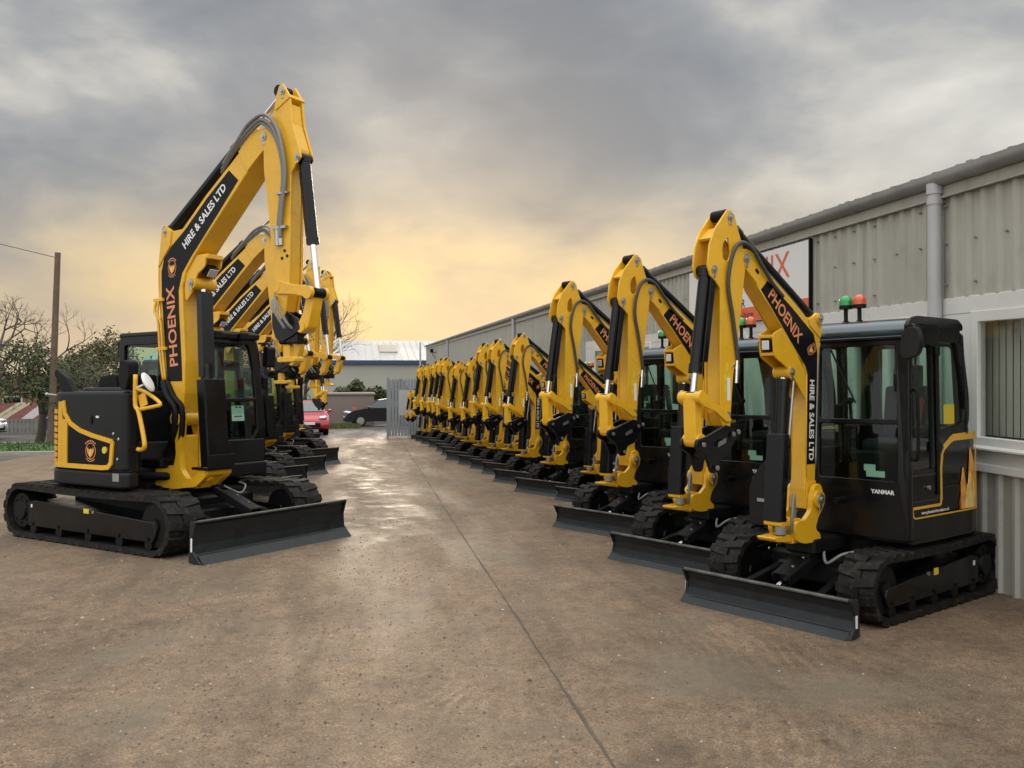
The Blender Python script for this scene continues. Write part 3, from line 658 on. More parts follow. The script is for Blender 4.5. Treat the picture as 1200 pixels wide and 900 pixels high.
    for s in (-0.8, 0.8):
        b.xz(rpoly([(1.92, 1.52), (2.05, 1.55), (2.28, 1.47), (2.38, 1.45), (2.39, 1.39), (2.28, 1.33), (2.22, 1.20), (2.14, 1.20), (2.12, 1.29), (2.02, 1.32), (1.97, 1.40), (1.91, 1.45)], 0.025, 3), s * 0.10 - 0.014, s * 0.10 + 0.014, 0.005)
    b.box(2.04, 2.26, -0.07, 0.07, 1.31, 1.42, 0.01); b.cyl((1.98, -0.1, 1.47), (1.98, 0.1, 1.47), 0.04, n=14)
    q = b.obj('quick_hitch', M['black'], root)
    b = MB()
    for x, z in ((1.93, 1.495), (1.99, 1.48), (2.33, 1.415), (2.18, 1.24)): b.cyl((x, 0.115, z), (x, 0.125, z), 0.018, n=10)
    b.obj('bolt_head', M['steel'], q)
    b = MB(); b.xz(ring_flat(2.12, 1.42), 0.1145, 0.117); b.obj('maker_plate', M['steel'], q)
    def slim(o, k):
        for v in o.data.vertices: v.co.y = 0.035 + v.co.y * k
        for c in o.children: slim(c, k)
    for o in root.children:
        nm = o.name.split('.')[0]
        if nm in ('boom', 'arm', 'link_arm', 'bucket_link'): slim(o, 0.74)
        elif nm == 'quick_hitch': slim(o, 0.9)
        elif nm in ('boom_cylinder', 'arm_cylinder', 'bucket_cylinder', 'steel_pipe', 'swing_bracket', 'swing_post'): slim(o, 1.0)
    return root
def ring_flat(x, z): return [(x - 0.045, z - 0.0), (x + 0.045, z - 0.03), (x + 0.045, z + 0.005), (x - 0.045, z + 0.035)]

# ------------------------------------------------------------------ the midi excavator (8 t class)
def midi(dx=0.0, dy=0.0, slew=0.0):
    root = empty('large_excavator')
    tr = dict(xr=-1.30, xf=1.38, r=0.345, thick=0.075, nl=43, midi=True)
    track(root, -1.135, -0.685, outer_sign=-1, **tr); track(root, 0.685, 1.135, outer_sign=1, **tr)
    b = MB(); b.box(-0.8, 0.95, -0.7, 0.7, 0.28, 0.55, 0.03); b.cyl((-0.1, 0, 0.55), (-0.1, 0, 0.72), 0.6, n=28); b.box(0.9, 1.3, -0.4, 0.4, 0.26, 0.44, 0.02); b.obj('undercarriage', M['matte'], root)
    bl = blade(root, 2.08, 1.125, 0.45, 1.1, 0.5, 0.4, (1.05, 0.0, 0.62), midi=True)
    # house: plan runs from front right, round the tail, to front left
    arc = [(-0.40 - 0.66 * math.sin(R(a)), -0.44 - 0.65 * math.cos(R(a))) for a in range(0, 91, 10)]
    plan = [(0.78, -1.09)] + arc + [(-1.08, 0.0)] + [(x, -y) for x, y in reversed(arc)] + [(0.75, 1.09), (0.75, 0.1), (0.40, 0.05), (0.12, -0.45), (0.50, -0.66), (0.80, -0.90), (0.84, -1.02)]
    b = MB(); b.xy([(x * 1.0, y) for x, y in plan], 0.715, 0.90, 0.03, 3); b.obj('bumper', M['hood'], root)
    b = MB(); b.xy([(x * 0.97, y * 0.97) for x, y in plan], 0.895, 1.2, 0.012)
    rp = [(0.77, -1.074)] + [(x * 0.985, y * 0.985) for x, y in arc] + [(-1.06, 0.08), (0.1, 0.08), (0.1, -0.45), (0.48, -0.66), (0.78, -0.90), (0.82, -1.01)]
    b.xy(rp, 0.905, 1.83, 0.15, 7)
    house = b.obj('house', M['hood'], root)
    hp = [(0.72, -0.95)] + [(x * 0.93 + 0.02, y * 0.9) for x, y in arc] + [(-0.97, 0.06), (0.1, 0.06), (0.1, -0.46), (0.45, -0.62), (0.72, -0.84)]
    b = MB(); b.xy(hp, 1.76, 1.835, 0.06, 4); b.xy([(x * 0.7 - 0.05, y * 0.75 - 0.1) for x, y in hp], 1.80, 1.88, 0.06, 4); b.obj('engine_hood', M['hood'], house)
    b = MB(); b.xz(rpoly([(-0.55, 1.82), (-0.15, 1.84), (-0.18, 2.05), (-0.5, 2.02)], 0.04, 3), -0.55, 0.04, 0.03, 2); b.obj('air_intake', M['matte'], house)
    f = wrap_path([(0.965, -1.09 * 0.985)] + [(x * 0.985, y * 0.985) for x, y in arc], -WS)   # s = 0 at the front right corner
    b = MB(); S = lambda x: 0.965 - x                       # straight flank: s from x
    wrap_strip(b, f, [(S(0.60), 1.255), (S(0.57), 1.0), (S(0.52), 0.955), (S(0.4), 0.945), (S(-0.3), 0.945), (1.85, 0.945)], 0.055, 0.02)
    wrap_strip(b, f, [(S(0.60), 1.25), (S(0.45), 1.275), (S(0.2), 1.315), (S(-0.05), 1.37), (S(-0.25), 1.45), (S(-0.36), 1.56), (S(-0.40), 1.72)], 0.05, 0.02)
    wrap_strip(b, f, [(S(-0.36), 0.93), (S(-0.36), 1.50)], 0.10, 0.018)
    wrap_strip(b, f, [(S(-0.47), 0.93), (S(-0.47), 1.3), (S(-0.46), 1.71)], 0.10, 0.016)
    b.obj('yellow_trim', M['yellow'], house)
    b = MB()
    for k in range(9): wrap_strip(b, f, [(S(-0.55), 0.99 + k * 0.075), (1.9, 0.99 + k * 0.075)], 0.05, 0.02)
    b.obj('grille', M['yellow'], house)
    b = MB(); wrap_patch(b, f, S(0.54), S(-0.30), lambda s: 0.975, lambda s: 1.245 + 0.16 * max(0, (s - S(0.54)) / 0.84) ** 1.5, 0.008); pnl = b.obj('side_panel', M['decal'], house)
    c0 = Vector((0.17, -1.074 - 0.0085, 1.13)); emblem(pnl, lambda x, y, w: (c0.x + x * 1.25, c0.y - w, c0.z + y), 0.10)
    b = MB(); b.cyl((0.46, -1.08, 1.15), (0.46, -1.10, 1.15), 0.04, n=16); b.obj('panel_lock', M['sticker'], pnl)
    b = MB(); b.box(0.27, 0.32, -1.084, -1.074, 1.52, 1.545); b.obj('sticker', M['white'], house)
    b = MB(); b.box(0.16, 0.19, -1.09, -1.07, 1.45, 1.54, 0.005); b.ball((-0.2, -0.99, 1.72), 0.06, 0.03, 0.02, 12, 6); b.ball((-0.05, -0.99, 1.69), 0.06, 0.03, 0.02, 12, 6); b.obj('hood_latch', M['matte'], house)
    b = MB(); b.box(0.62, 0.74, -1.096, -1.09, 0.80, 0.89); b.obj('rating_plate', M['steel'], house)
    b = MB()
    for x, z in ((0.70, 1.28), (0.60, 1.34), (0.68, 1.05)): b.ball((x, -1.076, z), 0.02, 0.01, 0.02, 8, 6)
    b.obj('bolt_head', M['steel'], house)
    # dark wedge and aerial above the tail
    b = MB(); b.xz(rpoly([(-0.62, 1.78), (-0.4, 1.8), (-0.56, 2.0), (-0.8, 2.12), (-0.84, 2.06)], 0.03, 3), -0.95, -0.88, 0.012); b.obj('rear_mirror', M['matte'], house)
    b = MB(); b.tube([(-0.5, -0.98, 1.76), (-0.75, -0.99, 1.79), (-0.9, -1.0, 1.80)], 0.012, sub=3); b.ball((-0.5, -0.98, 1.76), 0.03); b.ball((-0.91, -1.0, 1.8), 0.022); b.obj('aerial_rod', M['steel'], house)
    # right handrail with mirrors
    b = MB(); y = -1.02
    b.tube([(0.93, y, 2.02), (0.93, y, 1.68), (0.99, y, 1.6), (1.09, y, 1.30), (1.10, y, 1.20), (1.02, y + 0.02, 1.17), (0.94, y + 0.03, 1.17)], 0.026, sub=4)
    b.tube([(0.98, y, 1.62), (1.22, y + 0.06, 1.66), (1.27, y + 0.08, 1.69), (1.10, y + 0.05, 1.80), (0.95, y, 1.86)], 0.022, sub=3)
    b.obox((1.0, y + 0.03, 1.80), (1.05, y + 0.03, 1.66), 0.13, 0.012, up=(0, 1, 0)); rail = b.obj('handrail', M['yellow'], root)
    b = MB(); b.xz(rpoly([(0.72, 1.86), (0.83, 1.84), (0.88, 1.98), (0.87, 2.17), (0.72, 2.19), (0.69, 2.02)], 0.05, 4), y - 0.06, y + 0.08, 0.03, 3); b.tube([(0.93, y, 2.0), (0.86, y, 2.02)], 0.014, sub=1); b.obj('wing_mirror', M['matte'], rail)
    b = MB(); b.ball((0, 0, 0), 0.125, 0.105, 0.03, 20, 10); b.move(Matrix.Translation((1.13, y + 0.02, 1.93)) @ Matrix.Rotation(R(58), 4, 'Y') @ Matrix.Rotation(R(-25), 4, 'X')); b.tube([(0.93, y, 1.86), (1.07, y, 1.90)], 0.012, sub=1); b.obj('round_mirror', M['white'], rail)
    # cab
    X0, X1, Y0, Y1, Z1 = -1.0, 0.66, 0.08, 1.03, 2.62
    b_side = rpoly([(X1 + 0.02, 0.75), (X1 + 0.04, 1.25), (X1 - 0.04, 2.3), (X1 - 0.12, Z1 - 0.06), (X0 + 0.04, Z1 - 0.04), (X0, 2.4), (X0 + 0.02, 1.2), (X0 + 0.15, 0.75)], [0.02, 0.2, 0.2, 0.06, 0.06, 0.05, 0.05, 0.03], 4)
    h1 = rpoly([(0.58, 1.62), (0.54, 2.42), (-0.10, 2.46), (-0.10, 1.55)], 0.05, 3); h2 = rpoly([(-0.16, 1.55), (-0.16, 2.46), (-0.9, 2.46), (-0.9, 1.75)], 0.05, 3)
    cab = frame_plate('cab', b_side, [h1, h2], 0.06, lambda u, v, w: (u, Y0 + w, v), M['black'], root, 0.01)
    frame_plate('left_frame', b_side, [h1, h2], 0.06, lambda u, v, w: (u, Y1 + w, v), M['black'], cab, 0.01)
    for yy in (Y0, Y1):
        glass_pane('side_window', h1, yy - 0.003, yy + 0.003, PLxz, cab); glass_pane('side_window', h2, yy - 0.003, yy + 0.003, PLxz, cab)
    fplace = lambda u, v, w: (X1 + 0.03 - 0.085 * max(0, v - 1.3) + w, u, v)
    fo = rpoly([(Y0 - 0.03, 0.75), (Y1 + 0.03, 0.75), (Y1 + 0.04, 1.4), (Y1 - 0.0, 2.2), (Y1 - 0.05, Z1 - 0.06), (Y0 - 0.03, Z1 - 0.06)], [0.03, 0.1, 0.15, 0.15, 0.05, 0.03], 4)
    fh = rpoly([(Y0 + 0.06, 1.73), (Y1 - 0.08, 1.73), (Y1 - 0.10, 2.2), (Y1 - 0.16, 2.46), (Y0 + 0.06, 2.46)], [0.02, 0.02, 0.1, 0.06, 0.03], 4); fl = rpoly([(Y0 + 0.06, 1.16), (Y1 - 0.2, 1.16), (Y1 - 0.08, 1.3), (Y1 - 0.08, 1.70), (Y0 + 0.06, 1.70)], [0.03, 0.06, 0.06, 0.02, 0.02], 4)
    frame_plate('front_frame', fo, [fh, fl], 0.06, fplace, M['black'], cab, 0.01)
    glass_pane('windscreen', fh, -0.003, 0.003, fplace, cab); glass_pane('lower_windscreen', fl, -0.003, 0.003, fplace, cab)
    rplace = lambda u, v, w: (X0 + 0.03 + w, u, v)
    frame_plate('rear_frame', rpoly([(Y0, 1.2), (Y1, 1.2), (Y1, Z1 - 0.06), (Y0, Z1 - 0.06)], 0.03, 3), [rpoly([(Y0 + 0.07, 1.8), (Y1 - 0.07, 1.8), (Y1 - 0.07, 2.45), (Y0 + 0.07, 2.45)], 0.05, 3)], 0.05, rplace, M['black'], cab)
    glass_pane('rear_window', [(Y0 + 0.07, 1.8), (Y1 - 0.07, 1.8), (Y1 - 0.07, 2.45), (Y0 + 0.07, 2.45)], -0.003, 0.003, rplace, cab)
    b = MB(); b.box(X0 - 0.01, X1 - 0.08, Y0 - 0.035, Y1 + 0.02, Z1 - 0.075, Z1, 0.03, 3); b.box(X1 - 0.12, X1 + 0.02, Y0 - 0.02, Y1 - 0.02, Z1 - 0.11, Z1 - 0.03, 0.02, 2); b.obj('cab_roof', M['black'], cab)
    b = MB()
    for yy in (0.3, 0.72): b = MB(); b.box(X1 - 0.02, X1 + 0.07, yy - 0.07, yy + 0.07, Z1 - 0.12, Z1 - 0.02, 0.015); b.obj('roof_lamp', M['matte'], cab)
    b = MB(); b.xz(rpoly([(0.62, 2.16), (0.72, 2.14), (0.74, 2.42), (0.64, 2.44)], 0.04, 3), 1.10, 1.24, 0.03, 2); b.tube([(0.6, 1.05, 2.47), (0.68, 1.16, 2.47), (0.68, 1.17, 2.4)], 0.014, sub=3); b.obj('wing_mirror', M['matte'], cab); b = MB()
    b.xz(rpoly([(0.60, 2.12), (0.70, 2.1), (0.73, 2.42), (0.63, 2.44)], 0.04, 3), -0.12, 0.0, 0.03, 2); b.tube([(0.6, 0.05, 2.5), (0.66, -0.05, 2.5), (0.67, -0.06, 2.4)], 0.014, sub=3); b.obj('wing_mirror', M['matte'], cab)
    b = MB(); b.box(X0 - 0.16, X0 - 0.02, 0.12, 0.2, 2.3, 2.52, 0.02, 2); b.box(X0 - 0.14, X0, 0.16, 0.22, 2.05, 2.28, 0.02, 2); b.tube([(X0, 0.15, 2.45), (X0 - 0.1, 0.15, 2.5), (X0 - 0.18, 0.15, 2.48)], 0.02, sub=2); b.obj('rear_lamp', M['matte'], cab)
    b = MB(); b.box(X0 + 0.1, X1 - 0.1, Y0 + 0.05, Y1 - 0.05, 0.95, 1.0); b.box(X0 + 0.1, -0.35, Y0 + 0.08, Y1 - 0.08, 1.0, 1.4, 0.03); b.obj('cab_floor', M['matte'], cab)
    seat_part(cab, -0.25, 0.56, 1.38, 1.05)
    pl = fplace
    b = MB(); b.poly3([pl(0.56, 1.44, -0.006), pl(0.76, 1.44, -0.006), pl(0.76, 1.64, -0.006), pl(0.56, 1.64, -0.006)], [pl(0.56, 1.44, -0.010), pl(0.76, 1.44, -0.010), pl(0.76, 1.64, -0.010), pl(0.56, 1.64, -0.010)])
    pp = b.obj('paper_notice', M['paper'], cab)
    b = MB()
    for (u0, u1, v) in ((0.62, 0.66, 1.61), (0.68, 0.72, 1.61), (0.60, 0.64, 1.49), (0.65, 0.68, 1.49), (0.69, 0.72, 1.49)):
        b.poly3([pl(u0, v, -0.005), pl(u1, v, -0.005), pl(u1, v + 0.018, -0.005), pl(u0, v + 0.018, -0.005)], [pl(u0, v, -0.0058), pl(u1, v, -0.0058), pl(u1, v + 0.018, -0.0058), pl(u0, v + 0.018, -0.0058)])
    b.obj('print', M['decal'], pp)
    text_mesh('lettering', 'YANMAR', 0.042, (X1 + 0.0635, 0.42, 1.02), (0, 1, 0), (0, 0, 1), M['white'], cab, width=0.26, weight=0.03)
    YB = -0.2; HW = 0.15; ys0, ys1 = YB - HW, YB + HW
    # swing bracket
    b = MB()
    for q, y in ((-1, ys0 + 0.01), (1, ys1 - 0.01)):
        b.xz(rpoly([(0.66, 1.62), (0.67, 1.40), (0.73, 1.24), (0.75, 1.08), (0.70, 0.89), (0.36, 0.885), (0.35, 0.81), (0.50, 0.785), (0.50, 0.755), (0.35, 0.735), (0.37, 0.665), (0.72, 0.655), (1.12, 0.70), (1.30, 0.83), (1.28, 0.93), (1.20, 0.92), (1.08, 0.80), (0.96, 0.78), (0.85, 0.88), (0.82, 1.10), (0.86, 1.40), (0.84, 1.62)], 0.045, 4), y - 0.035, y + 0.035, 0.016, 2)
    b.box(0.74, 0.82, ys0 + 0.04, ys1 - 0.04, 0.70, 1.30, 0.02); b.box(0.5, 1.05, ys0 + 0.04, ys1 - 0.04, 0.67, 0.76, 0.01)
    b.cyl((0.76, ys0 - 0.05, 1.5), (0.76, ys1 + 0.05, 1.5), 0.09, n=20); b.cyl((1.25, ys0 + 0.0, 0.88), (1.25, ys1 + 0.04, 0.88), 0.062, n=18); b.cyl((0.47, YB, 0.62), (0.47, YB, 0.92), 0.09, n=18)
    br = b.obj('swing_bracket', M['yellow'], root); pin(br, 0.76, 1.5, ys0 - 0.05, -1, 0.055)
    b = MB(); b.box(0.1, 0.5, YB - 0.2, YB + 0.2, 0.6, 0.68, 0.02); b.box(0.1, 0.5, YB - 0.2, YB + 0.2, 0.9, 1.0, 0.02); b.cyl((0.47, YB, 0.6), (0.47, YB, 1.0), 0.06, n=14); b.cyl((0.2, -0.6, 0.8), (0.62, -0.34, 0.8), 0.05, n=12); b.obj('swing_post', M['matte'], root)
    bp = [(0.71, 1.46), (0.61, 1.75), (0.53, 2.0), (0.45, 2.44), (0.385, 3.05), (0.375, 3.35), (0.42, 3.52), (0.44, 3.64), (0.44, 3.80), (0.52, 3.86), (0.63, 3.78), (0.82, 3.79), (1.24, 4.14), (1.7, 4.47), (1.95, 4.66), (2.13, 4.77), (2.28, 4.78), (2.36, 4.70), (2.33, 4.58), (2.09, 4.41), (1.92, 4.27), (1.47, 3.85), (1.2, 3.6), (1.02, 3.42), (0.88, 3.26), (0.82, 3.08), (0.83, 2.85), (0.88, 2.2), (0.87, 1.8), (0.80, 1.46)]
    b = MB(); b.xz(bp, ys0, ys1, 0.012, 2)
    for s, y in ((-1, ys0), (1, ys1)):
        b.xz(rpoly([(0.86, 3.24), (1.06, 3.46), (1.22, 3.44), (1.2, 3.3), (1.06, 3.22), (0.98, 3.02), (0.86, 2.9), (0.83, 3.05)], 0.04, 3), y - s * 0.035 - 0.012, y - s * 0.035 + 0.012, 0.004)
        b.xz([(0.375, 3.35), (0.44, 3.80), (0.52, 3.86), (0.63, 3.78), (0.6, 3.6)], y + s * 0.005 - 0.012, y + s * 0.005 + 0.012, 0.004)
        b.xz([(1.83, 4.57), (1.95, 4.66), (2.13, 4.77), (2.28, 4.78), (2.36, 4.70), (2.33, 4.58), (2.09, 4.41), (1.98, 4.32)], y + s * 0.004 - 0.01, y + s * 0.004 + 0.01, 0.004)
    b.box(1.1, 1.24, ys0 + 0.03, ys1 - 0.03, 3.40, 3.46, 0.01); b.cyl((1.0, ys0 - 0.01, 3.12), (1.0, ys1 + 0.01, 3.12), 0.075, n=18)
    boom = b.obj('boom', M['yellow'], root)
    b = MB(); b.obox((1.10, YB, 3.30), (1.19, YB, 3.24), 0.16, 0.12, bev=0.015); lo = b.obj('work_lamp', M['matte'], boom)
    b = MB(); b.obox((1.19, YB, 3.24), (1.2, YB, 3.233), 0.13, 0.10, bev=0.003); b.obj('lamp_lens', M['lampglass'], lo)
    pin(boom, 1.0, 3.12, ys0 - 0.012, -1, 0.045); pin(boom, 0.51, 3.78, ys0 - 0.018, -1, 0.03); pin(boom, 2.26, 4.67, ys0 - 0.016, -1, 0.045)
    dec = [(0.555, 1.95), (0.49, 2.5), (0.435, 3.0), (0.425, 3.3), (0.48, 3.46), (0.62, 3.6), (0.86, 3.76), (1.27, 4.10), (1.66, 4.38), (1.82, 4.245), (1.47, 3.90), (1.18, 3.62), (0.98, 3.43), (0.82, 3.25), (0.755, 3.05), (0.765, 2.8), (0.825, 2.1), (0.83, 1.95)]
    for s, y in ((-1, ys0), (1, ys1)):
        d = flat('boom_decal', [dec], side_place(y, s), 0.003, M['decal'], boom, 0.0005); yy = y + s * 0.0045
        lo_ = Vector((0.60 - 0.685, 0, 3.05 - 2.1)).normalized(); up = Vector((1.6 - 0.9, 0, 4.21 - 3.6)).normalized()
        if s < 0:
            u1, u2 = lo_, up
            p1, p2, st1, st2 = (0.633, yy, 2.62), (1.22, yy, 3.895), 'PHOENIX', 'HIRE & SALES LTD'
            c1, c2, w1, w2, z1, z2 = M['orange'], M['white'], 0.98, 0.98, 0.155, 0.10
        else:
            u1, u2 = -lo_, -up
            p1, p2, st1, st2 = (0.633, yy, 2.62), (1.22, yy, 3.895), 'HIRE & SALES LTD', 'PHOENIX'
            c1, c2, w1, w2, z1, z2 = M['white'], M['orange'], 1.0, 0.9, 0.10, 0.15
        text_mesh('lettering', st1, z1, p1, u1, Vector((0, s, 0)).cross(u1), c1, d, width=w1, weight=0.02)
        text_mesh('lettering', st2, z2, p2, u2, Vector((0, s, 0)).cross(u2), c2, d, width=w2, weight=0.025)
        e = (u1 + u2).normalized(); ev = Vector((0, s, 0)).cross(e); c0 = Vector((0.635, y + s * 0.0045, 3.33)); e, ev = (Vector((1, 0, 0)) * (1 if s < 0 else -1), Vector((0, 0, 1)))
        emblem(d, lambda x, yv, w, c0=c0, e=e, ev=ev, s=s: tuple(c0 + e * x + ev * yv + Vector((0, s * w, 0))), 0.095)
    b = MB()
    for k in range(3):
        y = ys0 + 0.03 + k * 0.05
        b.tube([(0.42 - 0.0, y, 2.5), (0.35, y, 3.05), (0.34, y, 3.32), (0.38, y, 3.5)], 0.014, sub=3)
    b.tube([(0.36, ys0 - 0.02, 2.95), (0.33, ys0 - 0.03, 2.82), (0.40, ys0 - 0.03, 2.70), (0.43, ys0 - 0.02, 2.3), (0.50, ys0 - 0.02, 1.95)], 0.016, sub=4); b.tube([(0.40, ys0 - 0.02, 2.95), (0.39, ys0 - 0.03, 2.78), (0.46, ys0 - 0.03, 2.64), (0.48, ys0 - 0.02, 2.3), (0.54, ys0 - 0.02, 1.95)], 0.016, sub=4)
    for z, x in ((2.35, 0.46), (2.95, 0.40)): b.box(x - 0.09, x + 0.09, ys0 - 0.035, ys0 - 0.001, z - 0.02, z + 0.02, 0.004)
    b.obj('boom_pipe', M['yellow'], boom)
    b = MB()
    b.tube([(0.52, ys0 - 0.03, 1.95), (0.62, ys0 - 0.06, 1.78), (0.78, ys0 - 0.06, 1.6), (0.74, ys0 - 0.04, 1.35), (0.6, ys0, 1.15), (0.5, ys0 + 0.02, 1.05)], 0.045, sub=6)
    b.tube([(0.56, ys0 - 0.01, 1.95), (0.7, ys0 - 0.02, 1.76), (0.85, ys0 - 0.02, 1.62), (0.82, ys0 - 0.0, 1.3), (0.66, ys0 + 0.04, 1.1)], 0.035, sub=6); b.obj('hose_bundle', M['matte'], boom)
    b = MB()
    for k, (dx, dy) in enumerate(((0, -0.03), (0.045, -0.05), (-0.03, -0.01))):
        y = ys0 + dy
        b.tube([(1.5 + dx, y + 0.06, 4.42 + dx), (1.8 + dx, y, 4.62 + dx), (2.07, y - 0.02, 4.79 + dx), (2.28 + dx, y - 0.03, 4.85 + dx), (2.47 + dx, y - 0.03, 4.70 + dx), (2.58 + dx, y - 0.03, 4.45), (2.61 + dx, y - 0.02, 4.15), (2.54 + dx, y - 0.01, 3.75), (2.52 + dx, y, 3.5)], 0.021, sub=7, n=8)
    hz = b.obj('hose', M['hosegrey'], boom)
    b = MB(); b.box(2.44, 2.66, ys0 - 0.07, ys0 - 0.005, 3.60, 3.63); b.obj('hose_clamp', M['steel'], boom); b = MB(); b.box(2.5, 2.68, ys0 - 0.07, ys0 - 0.005, 3.98, 4.0); b.obj('hose_clamp', M['steel'], boom); b = MB()
    for dx in (0.0, 0.05): b.cyl((2.50 + dx, ys0 - 0.04, 3.62), (2.51 + dx, ys0 - 0.04, 3.42), 0.028, n=10)
    b.obj('hose_fitting', M['steel'], boom)
    # arm: narrower than the boom, set to the right
    za0, za1 = -0.355, -0.175; YA = (za0 + za1) / 2
    ap = [(2.56, 5.22), (2.67, 5.06), (2.71, 4.75), (2.83, 4.42), (2.84, 4.36), (2.76, 4.29), (2.69, 4.2), (2.675, 3.3), (2.66, 2.95), (2.60, 2.66), (2.53, 2.60), (2.46, 2.68), (2.44, 3.0), (2.40, 3.33), (2.32, 3.91), (2.26, 4.3), (2.25, 4.62), (2.30, 4.74), (2.41, 4.9), (2.46, 5.11), (2.50, 5.2)]
    b = MB()
    for s, y in ((-1, za0), (1, za1)): b.xz(ap, y - 0.014, y + 0.014, 0.006)
    b.xz([(2.66, 4.98), (2.69, 4.75), (2.80, 4.46), (2.80, 4.42), (2.68, 4.26), (2.66, 3.3), (2.645, 2.97), (2.585, 2.69), (2.475, 2.7), (2.455, 3.0), (2.415, 3.33), (2.335, 3.91), (2.29, 4.3), (2.30, 4.6), (2.43, 4.86), (2.5, 5.0)], za0 + 0.02, za1 - 0.02, 0.006)
    b.xz([(2.44, 4.97), (2.67, 5.08), (2.685, 5.04), (2.46, 4.93)], za0 - 0.026, za1 + 0.026, 0.004)
    for z, x in ((2.97, 2.5),): b.cyl((x, za0 - 0.05, z), (x, za1 + 0.05, z), 0.06, n=16)
    arm = b.obj('arm', M['yellow'], root); pin(arm, 2.56, 5.13, za0 - 0.014, -1, 0.04); pin(arm, 2.79, 4.37, za0 - 0.014, -1, 0.035)
    b = MB()
    for x, z in ((2.6, 3.36), (2.56, 3.28), (2.64, 3.3)): b.cyl((x, za0 - 0.02, z), (x, za0 - 0.014, z), 0.018, n=8)
    b.obj('bolt_head', M['matte'], arm)
    hydraulic('boom_cylinder', root, (1.19, 0.93), (1.0, 3.12), YB + 0.0, 0.55, 0.075, 0.04, guard=(0.0, 0.47, 0.30, 0.13), port=False)
    b = MB(); b.box(1.06, 1.36, YB - 0.19, YB + 0.20, 0.90, 0.93, 0.004); b.box(1.345, 1.36, YB - 0.19, YB + 0.20, 0.90, 1.08, 0.004); b.obj('guard_plate', M['matte'], root)
    b = MB(); b.obox((1.13, YB, 2.0), (1.08, YB, 3.02), 0.17, 0.02, up=(1, 0, 0), bev=0.004); b.obox((1.1, YB - 0.08, 2.0), (1.05, YB - 0.08, 3.02), 0.02, 0.09, up=(1, 0, 0)); b.obj('cylinder_guard', M['bladep'], root)
    hydraulic('arm_cylinder', root, (0.51, 3.79), (2.47, 5.16), YA, 0.62, 0.075, 0.038)
    hydraulic('bucket_cylinder', root, (2.79, 4.37), (3.0, 2.88), YA, 0.63, 0.062, 0.032)
    b = MB()
    for s, y in ((-1, za0 - 0.03), (1, za1 + 0.03)):
        b.xz(rpoly([(2.44, 2.93), (2.52, 3.04), (2.75, 2.98), (2.95, 2.95), (3.03, 2.90), (3.0, 2.82), (2.75, 2.87), (2.5, 2.89)], 0.03, 3), y - 0.016, y + 0.016, 0.006)
        b.cyl((2.97, y - s * 0.03, 2.88), (2.97, y + s * 0.02, 2.88), 0.07, n=16)
    b.obj('link_arm', M['yellow'], root)
    b = MB(); b.xz(rpoly([(2.92, 2.92), (3.02, 2.92), (2.98, 2.7), (2.92, 2.5), (2.80, 2.44), (2.74, 2.5), (2.84, 2.66)], 0.03, 3), YA - 0.075, YA + 0.075, 0.014); b.cyl((2.82, za0, 2.52), (2.82, za1, 2.52), 0.065, n=16); b.obj('bucket_link', M['yellow'], root)
    b = MB()
    for s, y in ((-1, YA - 0.075), (1, YA + 0.075)):
        b.xz(rpoly([(2.38, 2.70), (2.54, 2.73), (2.80, 2.60), (2.83, 2.49), (2.70, 2.42), (2.54, 2.36), (2.44, 2.40), (2.38, 2.54)], 0.03, 3), y - 0.016, y + 0.016, 0.006)
    b.box(2.45, 2.74, YA - 0.07, YA + 0.07, 2.34, 2.52, 0.02); q = b.obj('quick_hitch', M['black'], root)
    b = MB(); b.tube([(2.46, ys0 - 0.03, 2.86), (2.54, ys0 - 0.08, 2.78), (2.66, ys0 - 0.06, 2.58), (2.7, ys0, 2.5)], 0.018, sub=5); b.tube([(2.42, ys0 - 0.03, 2.8), (2.52, ys0 - 0.1, 2.7), (2.64, ys0 - 0.05, 2.5)], 0.018, sub=5); b.obj('hose', M['hosegrey'], q)
    b = MB(); b.box(2.50, 2.60, YA - 0.05, YA + 0.05, 2.18, 2.34, 0.02); b.xz(rpoly([(2.44, 2.14), (2.72, 2.14), (2.72, 2.2), (2.44, 2.2)], 0.02, 2), YA - 0.07, YA + 0.07, 0.01); b.obj('hitch_hook', M['yellow'], q)
    def turn(o, m):
        o.data.transform(m)
        for c in o.children: turn(c, m)
    def slide(o):
        for v in o.data.vertices: v.co.x += dx; v.co.y += dy
        for c in o.children: slide(c)
    if dx or dy:
        for o in root.children:
            if o.name.split('.')[0] in ('boom', 'arm', 'link_arm', 'bucket_link', 'quick_hitch', 'boom_cylinder', 'arm_cylinder', 'bucket_cylinder', 'cylinder_guard', 'guard_plate', 'swing_bracket', 'swing_post'): slide(o)
    if slew:
        for o in root.children:
            if o.name.split('.')[0] not in ('track', 'undercarriage', 'dozer_blade', 'blade_cylinder'): turn(o, Matrix.Rotation(R(slew), 4, 'Z'))
    return root

